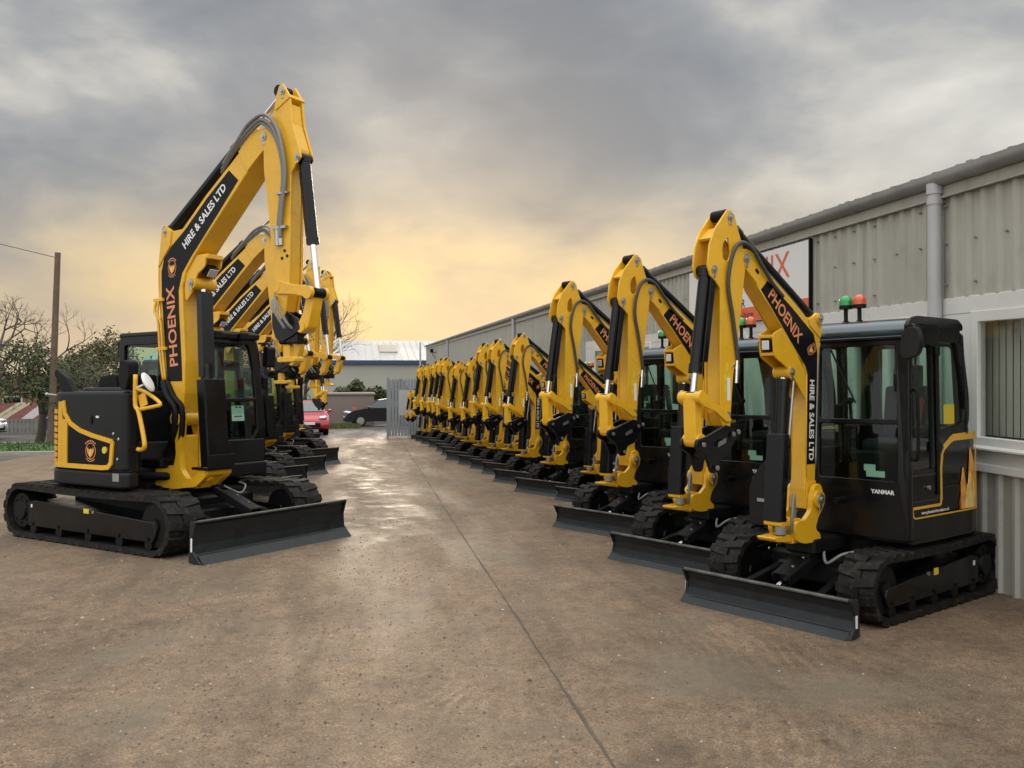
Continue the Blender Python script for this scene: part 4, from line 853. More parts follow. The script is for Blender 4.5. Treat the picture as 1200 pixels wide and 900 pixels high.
mini = compact(); big = midi(); mid = midi(0.1, 0.36, 11)
fwdR = Vector((math.cos(R(208)), math.sin(R(208)), 0)); lefR = Vector((-fwdR.y, fwdR.x, 0))
GR = 'excavators parked along the grey building'; GL = 'excavators parked down the left of the yard'
rowR = [  # x, y, scale, label
    (4.488, 7.227, 1.0, 'nearest mini excavator in the row by the wall, beside the white framed window'),
    (4.42, 9.21, 0.99, 'second mini excavator from the window, parked directly behind the nearest one'),
    (4.36, 11.58, 1.0, 'third mini excavator from the window, a smaller boom showing beneath its arm'),
    (4.70, 14.40, 0.80, 'small mini excavator half hidden behind the third one, its boom set lower'),
    (4.42, 15.81, 0.89, 'fifth mini excavator by the wall, right of three equal raised arms'),
    (4.32, 17.64, 0.89, 'sixth mini excavator by the wall, middle of three equal raised arms'),
    (4.37, 19.45, 0.90, 'seventh mini excavator by the wall, left of three equal raised arms'),
    (4.15, 20.84, 0.82, 'eighth mini excavator from the window in the row by the wall'),
    (4.0, 22.1, 0.81, 'ninth mini excavator from the window in the row by the wall'),
    (3.91, 23.6, 0.85, 'tenth mini excavator from the window in the row by the wall'),
    (4.01, 25.4, 0.87, 'eleventh mini excavator from the window in the row by the wall'),
    (4.0, 27.1, 0.86, 'fifth mini excavator from the far gate end of the wall row'),
    (3.95, 29.2, 0.86, 'fourth mini excavator from the far gate end of the wall row'),
    (3.85, 31.2, 0.86, 'third mini excavator from the gate, last tall one in the wall row'),
    (3.35, 32.9, 0.61, 'very small excavator, second from the far palisade gate'),
    (3.25, 34.4, 0.59, 'very small excavator at the far end beside the palisade gate'),
]
first = {}
def put(src, x, y, h, s, label, group):
    o = src if src not in first else copy_tree(src)
    first[src] = 1
    o.matrix_world = slope_mat(x, y, h, s); tag(o, label, 'excavator', group); return o
for x, y, s, lb in rowR: put(mini, x, y, 208 + random.uniform(-1.2, 1.2) * (y > 8), s, 'yellow and black ' + lb if len(lb.split()) < 13 else lb, GR)
put(big, -2.40, 12.01, -43, 1.0, 'large excavator nearest on the left, tall raised boom and wide black blade', GL)
put(mid, -2.92, 16.0, -45, 0.91, 'large excavator second in the left row, its lettered boom rising right behind the nearest cab', GL)
put(mid, -2.86, 18.4, -45, 0.88, 'large excavator third from the camera in the left row', GL)
put(mid, -2.62, 20.8, -44, 0.89, 'large excavator fourth from the camera in the left row', GL)
put(mid, -2.45, 23.6, -44, 0.92, 'rearmost of the large excavators in the left row', GL)
put(mini, -2.65, 29.9, -43, 1.05, 'small excavator in the left row with its hitch hanging before the red car', GL)
put(mini, -2.85, 34.2, -43, 1.05, 'hindmost small excavator of the left row, mostly hidden by the others', GL)

# ------------------------------------------------------------------ ground
def concrete(name, base, wet=0.0, scale=1.0):
    m, n, out = nt(name)
    tc = N(n, 'ShaderNodeTexCoord'); P = tc.outputs['Object']
    b = N(n, 'ShaderNodeBsdfPrincipled', {'Specular IOR Level': 0.24})
    big_ = N(n, 'ShaderNodeTexNoise', {'Vector': P, 'Scale': 0.33 * scale, 'Detail': 6.0, 'Roughness': 0.62, 'Distortion': 0.6})
    mp = N(n, 'ShaderNodeMapping', {'Vector': P, 'Scale': (1.4, 0.28, 1.0), 'Rotation': (0, 0, 0.12)})
    strk = N(n, 'ShaderNodeTexNoise', {'Vector': mp.outputs[0], 'Scale': 1.3, 'Detail': 7.0, 'Roughness': 0.65, 'Distortion': 0.8})
    mid = N(n, 'ShaderNodeTexNoise', {'Vector': P, 'Scale': 3.2 * scale, 'Detail': 8.0, 'Roughness': 0.7})
    fine = N(n, 'ShaderNodeTexNoise', {'Vector': P, 'Scale': 85.0, 'Detail': 3.0, 'Roughness': 0.8})
    grit = N(n, 'ShaderNodeTexVoronoi', {'Vector': P, 'Scale': 38.0, 'Randomness': 1.0})
    r1 = ramp(n, big_.outputs['Fac'], [(0.28, tuple(c * 0.72 for c in base)), (0.5, base), (0.74, tuple(c * 1.22 for c in base))])
    r2 = ramp(n, strk.outputs['Fac'], [(0.3, (0.62, 0.60, 0.58)), (0.52, (1.0, 1.0, 1.0)), (0.75, (1.22, 1.17, 1.1))])
    m1 = N(n, 'ShaderNodeMix', {0: 0.75, 6: r1.outputs[0], 7: r2.outputs[0]}, data_type='RGBA', blend_type='MULTIPLY')
    r3 = ramp(n, mid.outputs['Fac'], [(0.36, (0.76, 0.74, 0.72)), (0.52, (1, 1, 1)), (0.66, (1.16, 1.14, 1.1))])
    m2 = N(n, 'ShaderNodeMix', {0: 0.8, 6: m1.outputs[2], 7: r3.outputs[0]}, data_type='RGBA', blend_type='MULTIPLY')
    r4 = ramp(n, fine.outputs['Fac'], [(0.38, (0.36, 0.35, 0.34)), (0.5, (1, 1, 1)), (0.62, (1.7, 1.66, 1.58))])
    m3 = N(n, 'ShaderNodeMix', {0: 0.7, 6: m2.outputs[2], 7: r4.outputs[0]}, data_type='RGBA', blend_type='MULTIPLY')
    md2 = N(n, 'ShaderNodeTexNoise', {'Vector': P, 'Scale': 14.0, 'Detail': 6.0, 'Roughness': 0.8})
    r5 = ramp(n, md2.outputs['Fac'], [(0.36, (0.66, 0.65, 0.64)), (0.5, (1, 1, 1)), (0.64, (1.28, 1.26, 1.22))])
    m3 = N(n, 'ShaderNodeMix', {0: 0.8, 6: m3.outputs[2], 7: r5.outputs[0]}, data_type='RGBA', blend_type='MULTIPLY')
    # scuffs left by turning tracks
    so_ = N(n, 'ShaderNodeVectorMath', {0: P, 1: (-3.6, 6.9, 0)}, operation='SUBTRACT')
    wv = N(n, 'ShaderNodeTexWave', {'Vector': so_.outputs[0], 'Scale': 3.4, 'Distortion': 9.0, 'Detail': 6.0, 'Detail Scale': 0.6}, wave_type='RINGS', rings_direction='Z')
    wm = N(n, 'ShaderNodeTexNoise', {'Vector': P, 'Scale': 0.55, 'Detail': 3.0}); wmr = ramp(n, wm.outputs['Fac'], [(0.50, 0.0), (0.64, 0.38)])
    wvr = ramp(n, wv.outputs['Fac'], [(0.3, (0.82, 0.81, 0.8)), (0.55, (1, 1, 1)), (0.9, (1.4, 1.38, 1.34))])
    m3 = N(n, 'ShaderNodeMix', {0: wmr.outputs[0], 6: m3.outputs[2], 7: wvr.outputs[0]}, data_type='RGBA', blend_type='MULTIPLY')
    sp = ramp(n, grit.outputs['Distance'], [(0.04, 1.0), (0.09, 0.0)])
    gm = N(n, 'ShaderNodeTexNoise', {'Vector': P, 'Scale': 0.9, 'Detail': 3.0})
    gmr = ramp(n, gm.outputs['Fac'], [(0.52, 0.0), (0.66, 0.75)])
    gg = N(n, 'ShaderNodeMath', {0: sp.outputs[0], 1: gmr.outputs[0]}, operation='MULTIPLY')
    m4 = N(n, 'ShaderNodeMix', {0: gg.outputs[0], 6: m3.outputs[2], 7: (0.25, 0.20, 0.155, 1)}, data_type='RGBA')
    n.links.new(m4.outputs[2], b.inputs['Base Color'])
    dsp = N(n, 'ShaderNodeTexVoronoi', {'Vector': P, 'Scale': 62.0, 'Randomness': 1.0}); dsr = ramp(n, dsp.outputs['Distance'], [(0.10, 0.75), (0.19, 0.0)])
    dmk = N(n, 'ShaderNodeTexNoise', {'Vector': P, 'Scale': 5.0, 'Detail': 4.0}); dmr = ramp(n, dmk.outputs['Fac'], [(0.42, 0.1), (0.6, 1.0)])
    dq = N(n, 'ShaderNodeMath', {0: dsr.outputs[0], 1: dmr.outputs[0]}, operation='MULTIPLY')
    m4 = N(n, 'ShaderNodeMix', {0: dq.outputs[0], 6: m4.outputs[2], 7: tuple(c * 0.33 for c in base) + (1,)}, data_type='RGBA')
    gn_ = N(n, 'ShaderNodeTexNoise', {'Vector': P, 'Scale': 0.6, 'Detail': 6.0, 'Roughness': 0.6, 'Distortion': 0.8}); gnr = ramp(n, gn_.outputs['Fac'], [(0.52, 0.0), (0.66, 0.55)])
    m4 = N(n, 'ShaderNodeMix', {0: gnr.outputs[0], 6: m4.outputs[2], 7: (base[0] * 0.78, base[1] * 0.94, base[2] * 1.0, 1)}, data_type='RGBA')
    # old oil drips and darker repairs
    on_ = N(n, 'ShaderNodeTexNoise', {'Vector': P, 'Scale': 0.8, 'Detail': 5.0, 'Roughness': 0.55, 'Distortion': 1.2}); orr = ramp(n, on_.outputs['Fac'], [(0.60, 0.0), (0.70, 0.5)])
    m4 = N(n, 'ShaderNodeMix', {0: orr.outputs[0], 6: m4.outputs[2], 7: tuple(c * 0.42 for c in base) + (1,)}, data_type='RGBA')
    # damp patches are smoother
    wn = N(n, 'ShaderNodeTexNoise', {'Vector': mp.outputs[0], 'Scale': 0.7, 'Detail': 6.0, 'Roughness': 0.6, 'Distortion': 0.5})
    wr = ramp(n, wn.outputs['Fac'], [(0.42, 0.62), (0.58, 0.42), (0.70, 0.62 - 0.5 * wet)])
    fr = N(n, 'ShaderNodeMath', {0: fine.outputs['Fac'], 1: 0.25}, operation='MULTIPLY')
    ra = N(n, 'ShaderNodeMath', {0: wr.outputs[0], 1: fr.outputs[0]}, operation='ADD')
    if wet > 0.5:      # the strip down the middle of the yard has not dried
        sp_ = N(n, 'ShaderNodeSeparateXYZ', {0: P})
        dx_ = N(n, 'ShaderNodeMath', {0: sp_.outputs[0], 1: 0.35}, operation='SUBTRACT'); d2 = N(n, 'ShaderNodeMath', {0: dx_.outputs[0], 1: dx_.outputs[0]}, operation='MULTIPLY')
        gx = N(n, 'ShaderNodeMath', {0: N(n, 'ShaderNodeMath', {0: d2.outputs[0], 1: -1.6}, operation='MULTIPLY').outputs[0]}, operation='EXPONENT')
        gy = N(n, 'ShaderNodeMapRange', {0: sp_.outputs[1], 1: 8.5, 2: 13.0, 3: 0.0, 4: 1.0})
        pn = N(n, 'ShaderNodeTexNoise', {'Vector': P, 'Scale': 2.3, 'Detail': 7.0, 'Roughness': 0.7, 'Distortion': 0.4}); pr = ramp(n, pn.outputs['Fac'], [(0.47, 0.0), (0.70, 1.0)])
        wk = N(n, 'ShaderNodeMath', {0: N(n, 'ShaderNodeMath', {0: gx.outputs[0], 1: gy.outputs[0]}, operation='MULTIPLY').outputs[0], 1: pr.outputs[0]}, operation='MULTIPLY')
        ra = N(n, 'ShaderNodeMix', {0: wk.outputs[0], 2: ra.outputs[0], 3: 0.26})
        dk = N(n, 'ShaderNodeMix', {0: wk.outputs[0], 6: m4.outputs[2], 7: (0.11, 0.083, 0.06, 1)}, data_type='RGBA'); n.links.new(dk.outputs[2], b.inputs['Base Color'])
        wet_k = N(n, 'ShaderNodeMapRange', {0: wk.outputs[0], 3: 0.55, 4: 0.35})
    n.links.new(ra.outputs[0], b.inputs['Roughness'])
    hs = N(n, 'ShaderNodeMath', {0: fine.outputs['Fac'], 1: gg.outputs[0]}, operation='ADD')
    h2 = N(n, 'ShaderNodeMath', {0: hs.outputs[0], 1: mid.outputs['Fac']}, operation='ADD')
    bp = N(n, 'ShaderNodeBump', {'Height': h2.outputs[0], 'Strength': 0.55, 'Distance': 0.012}); n.links.new(bp.outputs[0], b.inputs['Normal'])
    if wet > 0.5: n.links.new(wet_k.outputs[0], bp.inputs['Strength'])
    n.links.new(b.outputs[0], out.inputs[0]); return m
M['concrete'] = concrete('yard_concrete', (0.198, 0.143, 0.098), wet=0.6)
M['asphalt'] = concrete('worn_asphalt', (0.10, 0.095, 0.09), wet=0.4)
M['pave'] = concrete('pale_pavement', (0.26, 0.24, 0.21), wet=0.2)
M['earth'] = concrete('rough_ground', (0.14, 0.125, 0.09), wet=0.0)
M['kerb'] = paint('kerb_stone', (0.3, 0.28, 0.25), 0.8, var=0.2, scale=2)
M['joint'] = paint('joint_sealant', (0.075, 0.06, 0.048), 0.8, var=0.4, scale=5)
M['grass'] = paint('grass', (0.05, 0.105, 0.02), 0.8, var=0.35, scale=1.5, bump=0.6, bscale=30)
M['dgrass'] = paint('rough_grass', (0.10, 0.13, 0.035), 0.85, var=0.4, scale=2.0, bump=0.6, bscale=30)
def sheet(name, x0, x1, ys, mat, dz, kind='structure', pts=None):
    b = MB(); rows = []
    for y in ys:
        a, c = (x0, x1) if not callable(x0) else (x0(y), x1(y))
        rows.append([b.bm.verts.new((a, y, gz(y) + dz)), b.bm.verts.new((c, y, gz(y) + dz))])
    for A, B in zip(rows, rows[1:]): b.bm.faces.new([A[0], A[1], B[1], B[0]])
    o = b.obj(name, mat); o['kind'] = kind; return o
sheet('ground', -400, 400, (-60, 70, 900), M['earth'], 0.0)
sheet('road', -120, 120, (36.3, 60), M['asphalt'], 0.004)
sheet('side_road', -60, -9.2, (-20, 27.0), M['asphalt'], 0.004)
sheet('yard', -9.2, 5.7, (-30, 36.2), M['concrete'], 0.008)
jp0 = [(1.22, -2.0), (1.235, 4.1), (1.30, 7.2), (1.37, 11.3), (1.55, 20.0), (1.75, 31.0), (1.82, 36.0)]
jr = random.Random(5); jp = []
for (xa, ya), (xb, yb) in zip(jp0, jp0[1:]):
    k_ = int((yb - ya) / 0.12)
    for i in range(k_): jp.append((xa + (xb - xa) * i / k_ + jr.uniform(-0.005, 0.005), ya + (yb - ya) * i / k_))
jp.append(jp0[-1])
b = MB()
rows = []
for x, y in jp:
    w = 0.007 + 0.003 * math.sin(y * 3)
    rows.append([b.bm.verts.new((x - w, y, gz(y) + 0.012)), b.bm.verts.new((x + w, y, gz(y) + 0.012))])
for A, B in zip(rows, rows[1:]): b.bm.faces.new([A[0], A[1], B[1], B[0]])
o = b.obj('yard_joint', M['joint']); o['kind'] = 'structure'
b = MB()
for y in (27.5,):
    b.quad([(-9.1, y - 0.01, gz(y) + 0.012), (1.3, y - 0.01, gz(y) + 0.012), (1.3, y + 0.01, gz(y) + 0.012), (-9.1, y + 0.01, gz(y) + 0.012)])
o = b.obj('cross_joint', M['joint']); o['kind'] = 'structure'
M['stone'] = paint('loose_stones', (0.11, 0.09, 0.07), 0.85, var=0.5, scale=9)
M['stone2'] = paint('pale_stones', (0.36, 0.31, 0.25), 0.85, var=0.4, scale=9)
for nm, mt_, cnt, sd in (('dark_grit', M['stone'], 3600, 21), ('pale_grit', M['stone2'], 1000, 22)):
    b = MB(); r = random.Random(sd)
    for k in range(cnt):
        y = 3.0 + 11 * r.random() ** 1.6; x = r.gauss(-0.9, 1.7) if r.random() < 0.75 else r.uniform(-4, 4.5); h = r.uniform(0.003, 0.009) * (1.7 if r.random() < 0.05 else 1); z = gz(y) + 0.008; a = r.random() * 6
        top_ = b.bm.verts.new((x, y, z + h)); bs = [b.bm.verts.new((x + h * r.uniform(0.8, 1.6) * math.cos(a + t), y + h * r.uniform(0.8, 1.6) * math.sin(a + t), z)) for t in (0, 1.6, 3.1, 4.7)]
        for i in range(4): b.bm.faces.new([bs[i], bs[(i + 1) % 4], top_])
    o = b.obj(nm, mt_); o['kind'] = 'stuff'
# grass verge with kerb on the left
gx0 = lambda y: -60.0
def verge(name, x0, x1, y0, y1, n_blades, mat, seed, hgt=0.07, zb=0.10):
    b = MB()
    b.poly3([(x0, y0, gz(y0) - 0.02), (x1, y0, gz(y0) - 0.02), (x1, y1, gz(y1) - 0.02), (x0, y1, gz(y1) - 0.02)], [(x0, y0, gz(y0) + zb), (x1, y0, gz(y0) + zb), (x1, y1, gz(y1) + zb), (x0, y1, gz(y1) + zb)])
    r = random.Random(seed)
    for k in range(n_blades):
        x, y = r.uniform(x0, x1), r.uniform(y0, y1); a = r.uniform(0, 6.28); h = r.uniform(0.5, 1.4) * hgt; w = 0.03
        z = gz(y) + zb
        b.bm.faces.new([b.bm.verts.new((x - w * math.cos(a), y - w * math.sin(a), z)), b.bm.verts.new((x + w * math.cos(a), y + w * math.sin(a), z)), b.bm.verts.new((x + r.uniform(-0.04, 0.04), y + r.uniform(-0.04, 0.04), z + h))])
    o = b.obj(name, mat); o['kind'] = 'stuff'; return o
verge('grass_verge', -40.0, -8.6, 28.4, 33.6, 9000, M['grass'], 5)
verge('rough_grass', -2.2, 0.45, 45.4, 48.2, 6000, M['dgrass'], 6, 0.16, 0.02)
b = MB(); b.box(-40, -8.45, 28.24, 28.39, -0.02, 0.115, 0.01); b.box(-8.59, -8.45, 28.4, 33.6, -0.02, 0.115, 0.01)
b.move(Matrix.Translation((0, 0, gz(30) + 0.02)) @ Matrix.Rotation(-math.atan(SL), 4, 'X') @ Matrix.Translation((0, 0, 0)) if False else Matrix.Translation((0, 0, gz(28.3))))
o = b.obj('kerb', M['kerb']); o['kind'] = 'structure'
sheet('pavement', -60, -8.4, (33.7, 36.2), M['pave'], 0.012)

# ------------------------------------------------------------------ the grey building
M['clad'] = paint('grey_cladding', (0.40, 0.39, 0.34), 0.42, var=0.08, scale=0.8, dirt=(0.2, 0.18, 0.15), dirt_amt=0.35)
M['cladlow'] = paint('grey_cladding_low', (0.39, 0.38, 0.335), 0.45, var=0.08, scale=0.8, dirt=(0.17, 0.15, 0.12), dirt_amt=0.5)
M['gutter'] = paint('grey_gutter', (0.27, 0.27, 0.265), 0.4, var=0.15, scale=1.2, dirt=(0.12, 0.11, 0.1), dirt_amt=0.5)
M['upvc'] = paint('white_upvc', (0.66, 0.66, 0.63), 0.35, var=0.04, scale=1.5, dirt=(0.45, 0.43, 0.38), dirt_amt=0.25)
for nm in ('clad', 'cladlow'):
    n = M[nm].node_tree; pb = next(q for q in n.nodes if q.type == 'BSDF_PRINCIPLED'); src = pb.inputs['Base Color'].links[0].from_socket
    tcx = N(n, 'ShaderNodeTexCoord'); mpx = N(n, 'ShaderNodeMapping', {'Vector': tcx.outputs['Object'], 'Scale': (1.0, 5.0, 0.35)})
    nzx = N(n, 'ShaderNodeTexNoise', {'Vector': mpx.outputs[0], 'Scale': 1.6, 'Detail': 6.0, 'Roughness': 0.65}); rx_ = ramp(n, nzx.outputs['Fac'], [(0.34, (0.74, 0.73, 0.70)), (0.52, (1, 1, 1)), (0.7, (1.08, 1.08, 1.06))])
    mxx = N(n, 'ShaderNodeMix', {0: 0.4, 6: src, 7: rx_.outputs[0]}, data_type='RGBA', blend_type='MULTIPLY'); n.links.new(mxx.outputs[2], pb.inputs['Base Color'])
M['silver'] = paint('pale_grey_pipe', (0.42, 0.42, 0.43), 0.35, var=0.08)
M['blind'] = paint('vertical_blind', (0.66, 0.63, 0.55), 0.8)
M['inner'] = paint('dim_interior', (0.34, 0.33, 0.30), 0.8, var=0.2)
M['signw'] = paint('sign_white', (0.74, 0.74, 0.73), 0.35)
M['signo'] = paint('sign_orange', (0.72, 0.13, 0.05), 0.4)
WX = 5.65; Y0, Y1 = -6.0, 68.0
bld = empty('warehouse', (WX, 8, gz(8))); tag(bld, 'long grey corrugated warehouse with white framed windows along the right', 'building')
def inb(o): o.parent = bld; o.matrix_parent_inverse = Matrix.Translation(bld.location).inverted(); return o
def corrug(name, ya, yb, za, zb, mat, pitch=0.2, depth=0.032, x=WX):
    b = MB(); y = ya; prof = []
    while y < yb:
        prof += [(y, 0), (y + pitch * 0.62, 0), (y + pitch * 0.72, 1), (y + pitch * 0.9, 1)]; y += pitch
    prof = [(min(p, yb), d) for p, d in prof] + [(yb, 0)]
    zf0 = za if callable(za) else (lambda y: za)
    row = [(b.bm.verts.new((x - depth * d, y, zf0(y))), b.bm.verts.new((x - depth * d, y, zb))) for y, d in prof]
    for A, B in zip(row, row[1:]):
        if (A[0].co - B[0].co).length > 1e-5: b.bm.faces.new([A[0], A[1], B[1], B[0]])
    return inb(b.obj(name, mat))
corrug('upper_cladding', Y0, Y1, 2.49, 3.47, M['clad'])
corrug('lower_cladding', Y0, 21.0, lambda y: gz(y), 0.885, M['cladlow'])
corrug('far_cladding', 21.0, Y1, lambda y: gz(y), 2.485, M['clad'], x=WX - 0.002)
b = MB(); b.box(WX + 0.05, WX + 14, Y0, Y1, gz(Y1) - 0.2, -0.2); inb(b.obj('plinth', M['inner']))
# gable end and back
b = MB(); b.poly3([(WX, Y1, gz(Y1) - 0.2), (WX + 20, Y1, gz(Y1) - 0.2), (WX + 20, Y1, 3.6), (WX + 10, Y1, 5.6), (WX, Y1, 3.6)], [(WX, Y1 + 0.1, gz(Y1) - 0.2), (WX + 20, Y1 + 0.1, gz(Y1) - 0.2), (WX + 20, Y1 + 0.1, 3.6), (WX + 10, Y1 + 0.1, 5.6), (WX, Y1 + 0.1, 3.6)])
b.poly3([(WX, Y0, gz(Y0) - 0.2), (WX + 20, Y0, gz(Y0) - 0.2), (WX + 20, Y0, 3.6), (WX + 10, Y0, 5.6), (WX, Y0, 3.6)], [(WX, Y0 - 0.1, gz(Y0) - 0.2), (WX + 20, Y0 - 0.1, gz(Y0) - 0.2), (WX + 20, Y0 - 0.1, 3.6), (WX + 10, Y0 - 0.1, 5.6), (WX, Y0 - 0.1, 3.6)])
b.box(WX + 20, WX + 20.1, Y0, Y1, -2, 3.6); inb(b.obj('end_wall', M['clad']))
# roof sheet with standing ribs
b = MB(); sl = 0.19
b.poly3([(WX - 0.12, Y0 - 0.1, 3.66), (WX + 10, Y0 - 0.1, 3.66 + sl * 10.1), (WX + 20.2, Y0 - 0.1, 3.64), (WX + 20.2, Y0 - 0.1, 3.60), (WX + 10, Y0 - 0.1, 3.60 + sl * 10.1), (WX - 0.12, Y0 - 0.1, 3.61)],
        [(WX - 0.12, Y1 + 0.15, 3.66), (WX + 10, Y1 + 0.15, 3.66 + sl * 10.1), (WX + 20.2, Y1 + 0.15, 3.64), (WX + 20.2, Y1 + 0.15, 3.60), (WX + 10, Y1 + 0.15, 3.60 + sl * 10.1), (WX - 0.12, Y1 + 0.15, 3.61)])
y = Y0
while y < Y1:
    b.obox((WX - 0.16, y, 3.675), (WX + 9.9, y, 3.675 + sl * 10.0), 0.05, 0.045); y += 0.333
rf = inb(b.obj('roof', M['gutter']))
# box gutter: lip, trough and fascia
b = MB(); b.box(WX - 0.05, WX + 0.02, Y0, Y1, 3.46, 3.575, 0.004); b.box(WX - 0.075, WX - 0.04, Y0, Y1, 3.455, 3.475, 0.003); inb(b.obj('fascia', M['clad']))
b = MB()
b.xz(rpoly([(WX - 0.05, 3.572), (WX - 0.12, 3.575), (WX - 0.17, 3.62), (WX - 0.175, 3.685), (WX - 0.165, 3.685), (WX - 0.16, 3.63), (WX - 0.05, 3.62)], [0.01, 0.04, 0.04, 0, 0, 0.03, 0.01], 4), Y0, Y1)
y = 1.1
while y < Y1:
    b.xz(rpoly([(WX - 0.05, 3.565), (WX - 0.125, 3.568), (WX - 0.18, 3.617), (WX - 0.184, 3.695), (WX - 0.05, 3.695)], [0.01, 0.04, 0.04, 0, 0], 4), y, y + 0.07); y += 2.0
inb(b.obj('gutter', M['gutter']))
for y in (7.72, 30.4, 52.0):
    b = MB(); b.cyl((WX - 0.10, y, 3.60), (WX - 0.10, y, 3.50), 0.075, n=20); b.cyl((WX - 0.10, y, 3.52), (WX - 0.10, y, gz(y)), 0.064, n=20)
    for z in (3.47, 2.2, 0.9): b.cyl((WX - 0.10, y, z), (WX - 0.10, y, z - 0.07), 0.072, n=20); b.box(WX - 0.1, WX, y - 0.015, y + 0.015, z - 0.05, z - 0.02)
    inb(b.obj('downpipe', M['silver']))
# white shopfront band: panels, windows
b = MB(); b.box(WX - 0.03, WX + 0.05, Y0, 21.0, 2.33, 2.49, 0.005); b.box(WX - 0.06, WX + 0.05, Y0, 21.0, 0.885, 0.96, 0.006); b.box(WX - 0.02, WX + 0.05, Y0, 21.0, 0.955, 1.12, 0.004)
wins = [(3.6, 7.28), (7.95, 9.3), (9.7, 11.1), (12.0, 13.3), (14.0, 15.3), (16.2, 17.6), (18.3, 20.2)]
edges = [Y0] + [v for w in wins for v in w] + [21.0]
for a, c in zip(edges[0::2], edges[1::2]): b.box(WX - 0.028, WX + 0.05, a + 0.002, c - 0.002, 1.122, 2.328, 0.004)
inb(b.obj('white_panels', M['upvc']))
rb_ = random.Random(4)
for k, (a, c) in enumerate(wins):
    o = frame_plate('window', rpoly([(a, 1.105), (c, 1.105), (c, 2.335), (a, 2.335)], 0.003, 1), [rpoly([(a + 0.08, 1.19), ((c + a) / 2 - 0.04 if c - a < 2 else c - 0.075, 1.19), ((c + a) / 2 - 0.04 if c - a < 2 else c - 0.075, 2.25), (a + 0.08, 2.25)], 0.005, 1)] + ([rpoly([((c + a) / 2 + 0.04, 1.19), (c - 0.08, 1.19), (c - 0.08, 2.25), ((c + a) / 2 + 0.04, 2.25)], 0.005, 1)] if c - a < 2 else []), 0.09, lambda u, v, w: (WX + 0.0 + w, u, v), M['upvc'], None, 0.008); inb(o)
    b = MB(); b.box(WX - 0.012, WX - 0.006, a + 0.06, c - 0.06, 1.17, 2.27); g = b.obj('pane', M['wglass'], o)
    b = MB(); b.xz([(WX - 0.10, 1.085), (WX - 0.03, 1.085), (WX - 0.03, 1.125), (WX - 0.10, 1.105)], a - 0.02, c + 0.02, 0.003); b.obj('window_sill', M['upvc'], o)
    b = MB(); y = a + 0.1
    while y < (c - 0.1 if k else c + 0.2):
        if rb_.random() < (0.95 if k else 0.8 if y < c - 0.9 else 1.0):
            t = (rb_.uniform(0.9, 1.45) if y < c - 0.9 else 0.12) if k == 0 else rb_.uniform(0.1, 0.8); dx, dy = 0.042 * math.sin(t), 0.042 * math.cos(t)
            b.poly3([(WX + 0.16 - dx, y - dy, 1.2), (WX + 0.16 + dx, y + dy, 1.2), (WX + 0.162 + dx, y + dy - 0.002, 1.2), (WX + 0.162 - dx, y - dy - 0.002, 1.2)], [(WX + 0.16 - dx, y - dy, 2.3), (WX + 0.16 + dx, y + dy, 2.3), (WX + 0.162 + dx, y + dy - 0.002, 2.3), (WX + 0.162 - dx, y - dy - 0.002, 2.3)])
        y += 0.1 if k else 0.088
    b.obj('blind', M['blind'], o)
b = MB(); b.box(WX + 4.5, WX + 4.6, Y0, 21, -0.4, 2.8); b.box(WX + 0.06, WX + 4.5, Y0, 21, 2.5, 2.55); b.box(WX + 0.06, WX + 4.5, Y0, 21, -0.2, -0.1)
for y in (5.0, 9, 13, 17): b.box(WX + 1.0, WX + 2.2, y, y + 0.7, -0.1, 0.85 + 0.3 * (y % 2))
inb(b.obj('interior', M['inner']))
me_, n, out = nt('office_light'); em = N(n, 'ShaderNodeEmission', {'Color': (1, 0.97, 0.85, 1), 'Strength': 3.0}); n.links.new(em.outputs[0], out.inputs[0])
for y in (6.6, 7.6):
    b = MB(); b.box(WX + 1.6, WX + 1.9, y, y + 0.3, 2.46, 2.495, 0.005); inb(b.obj('ceiling_light', me_))
b = MB(); b.box(WX - 0.14, WX - 0.034, 20.6, 20.95, 2.95, 3.35, 0.01); o = inb(b.obj('alarm_box', M['signw']))
b = MB(); b.box(WX - 0.3, WX - 0.034, 60.0, 60.1, 3.0, 3.05); b.box(WX - 0.42, WX - 0.22, 59.85, 60.2, 3.0, 3.25, 0.02); b.tube([(WX - 0.05, 60.05, 2.6), (WX - 0.2, 60.05, 2.8), (WX - 0.3, 60.05, 3.0)], 0.02, sub=2); inb(b.obj('floodlight', M['matte']))
b = MB(); rs = random.Random(2)
y = 4.0 + 0.2 * 0.81
while y < 30:
    for z in (2.62, 3.02, 3.38):
        if rs.random() < 0.8: b.cyl((WX - 0.0325, y - 0.162 + 0.062, z + rs.uniform(-0.01, 0.01)), (WX - 0.006, y - 0.162 + 0.062, z), 0.011, n=6)
    y += 0.4
o = inb(b.obj('cladding_screws', M['gutter'])); o['kind'] = 'stuff'
b = MB()
for y in (6.02, 9.03, 12.04, 15.05, 18.04, 21.05, 24.05): b.box(WX - 0.036, WX - 0.0325, y - 0.004, y + 0.004, 2.492, 3.455)
o = inb(b.obj('sheet_laps', M['gutter'])); o['kind'] = 'stuff'
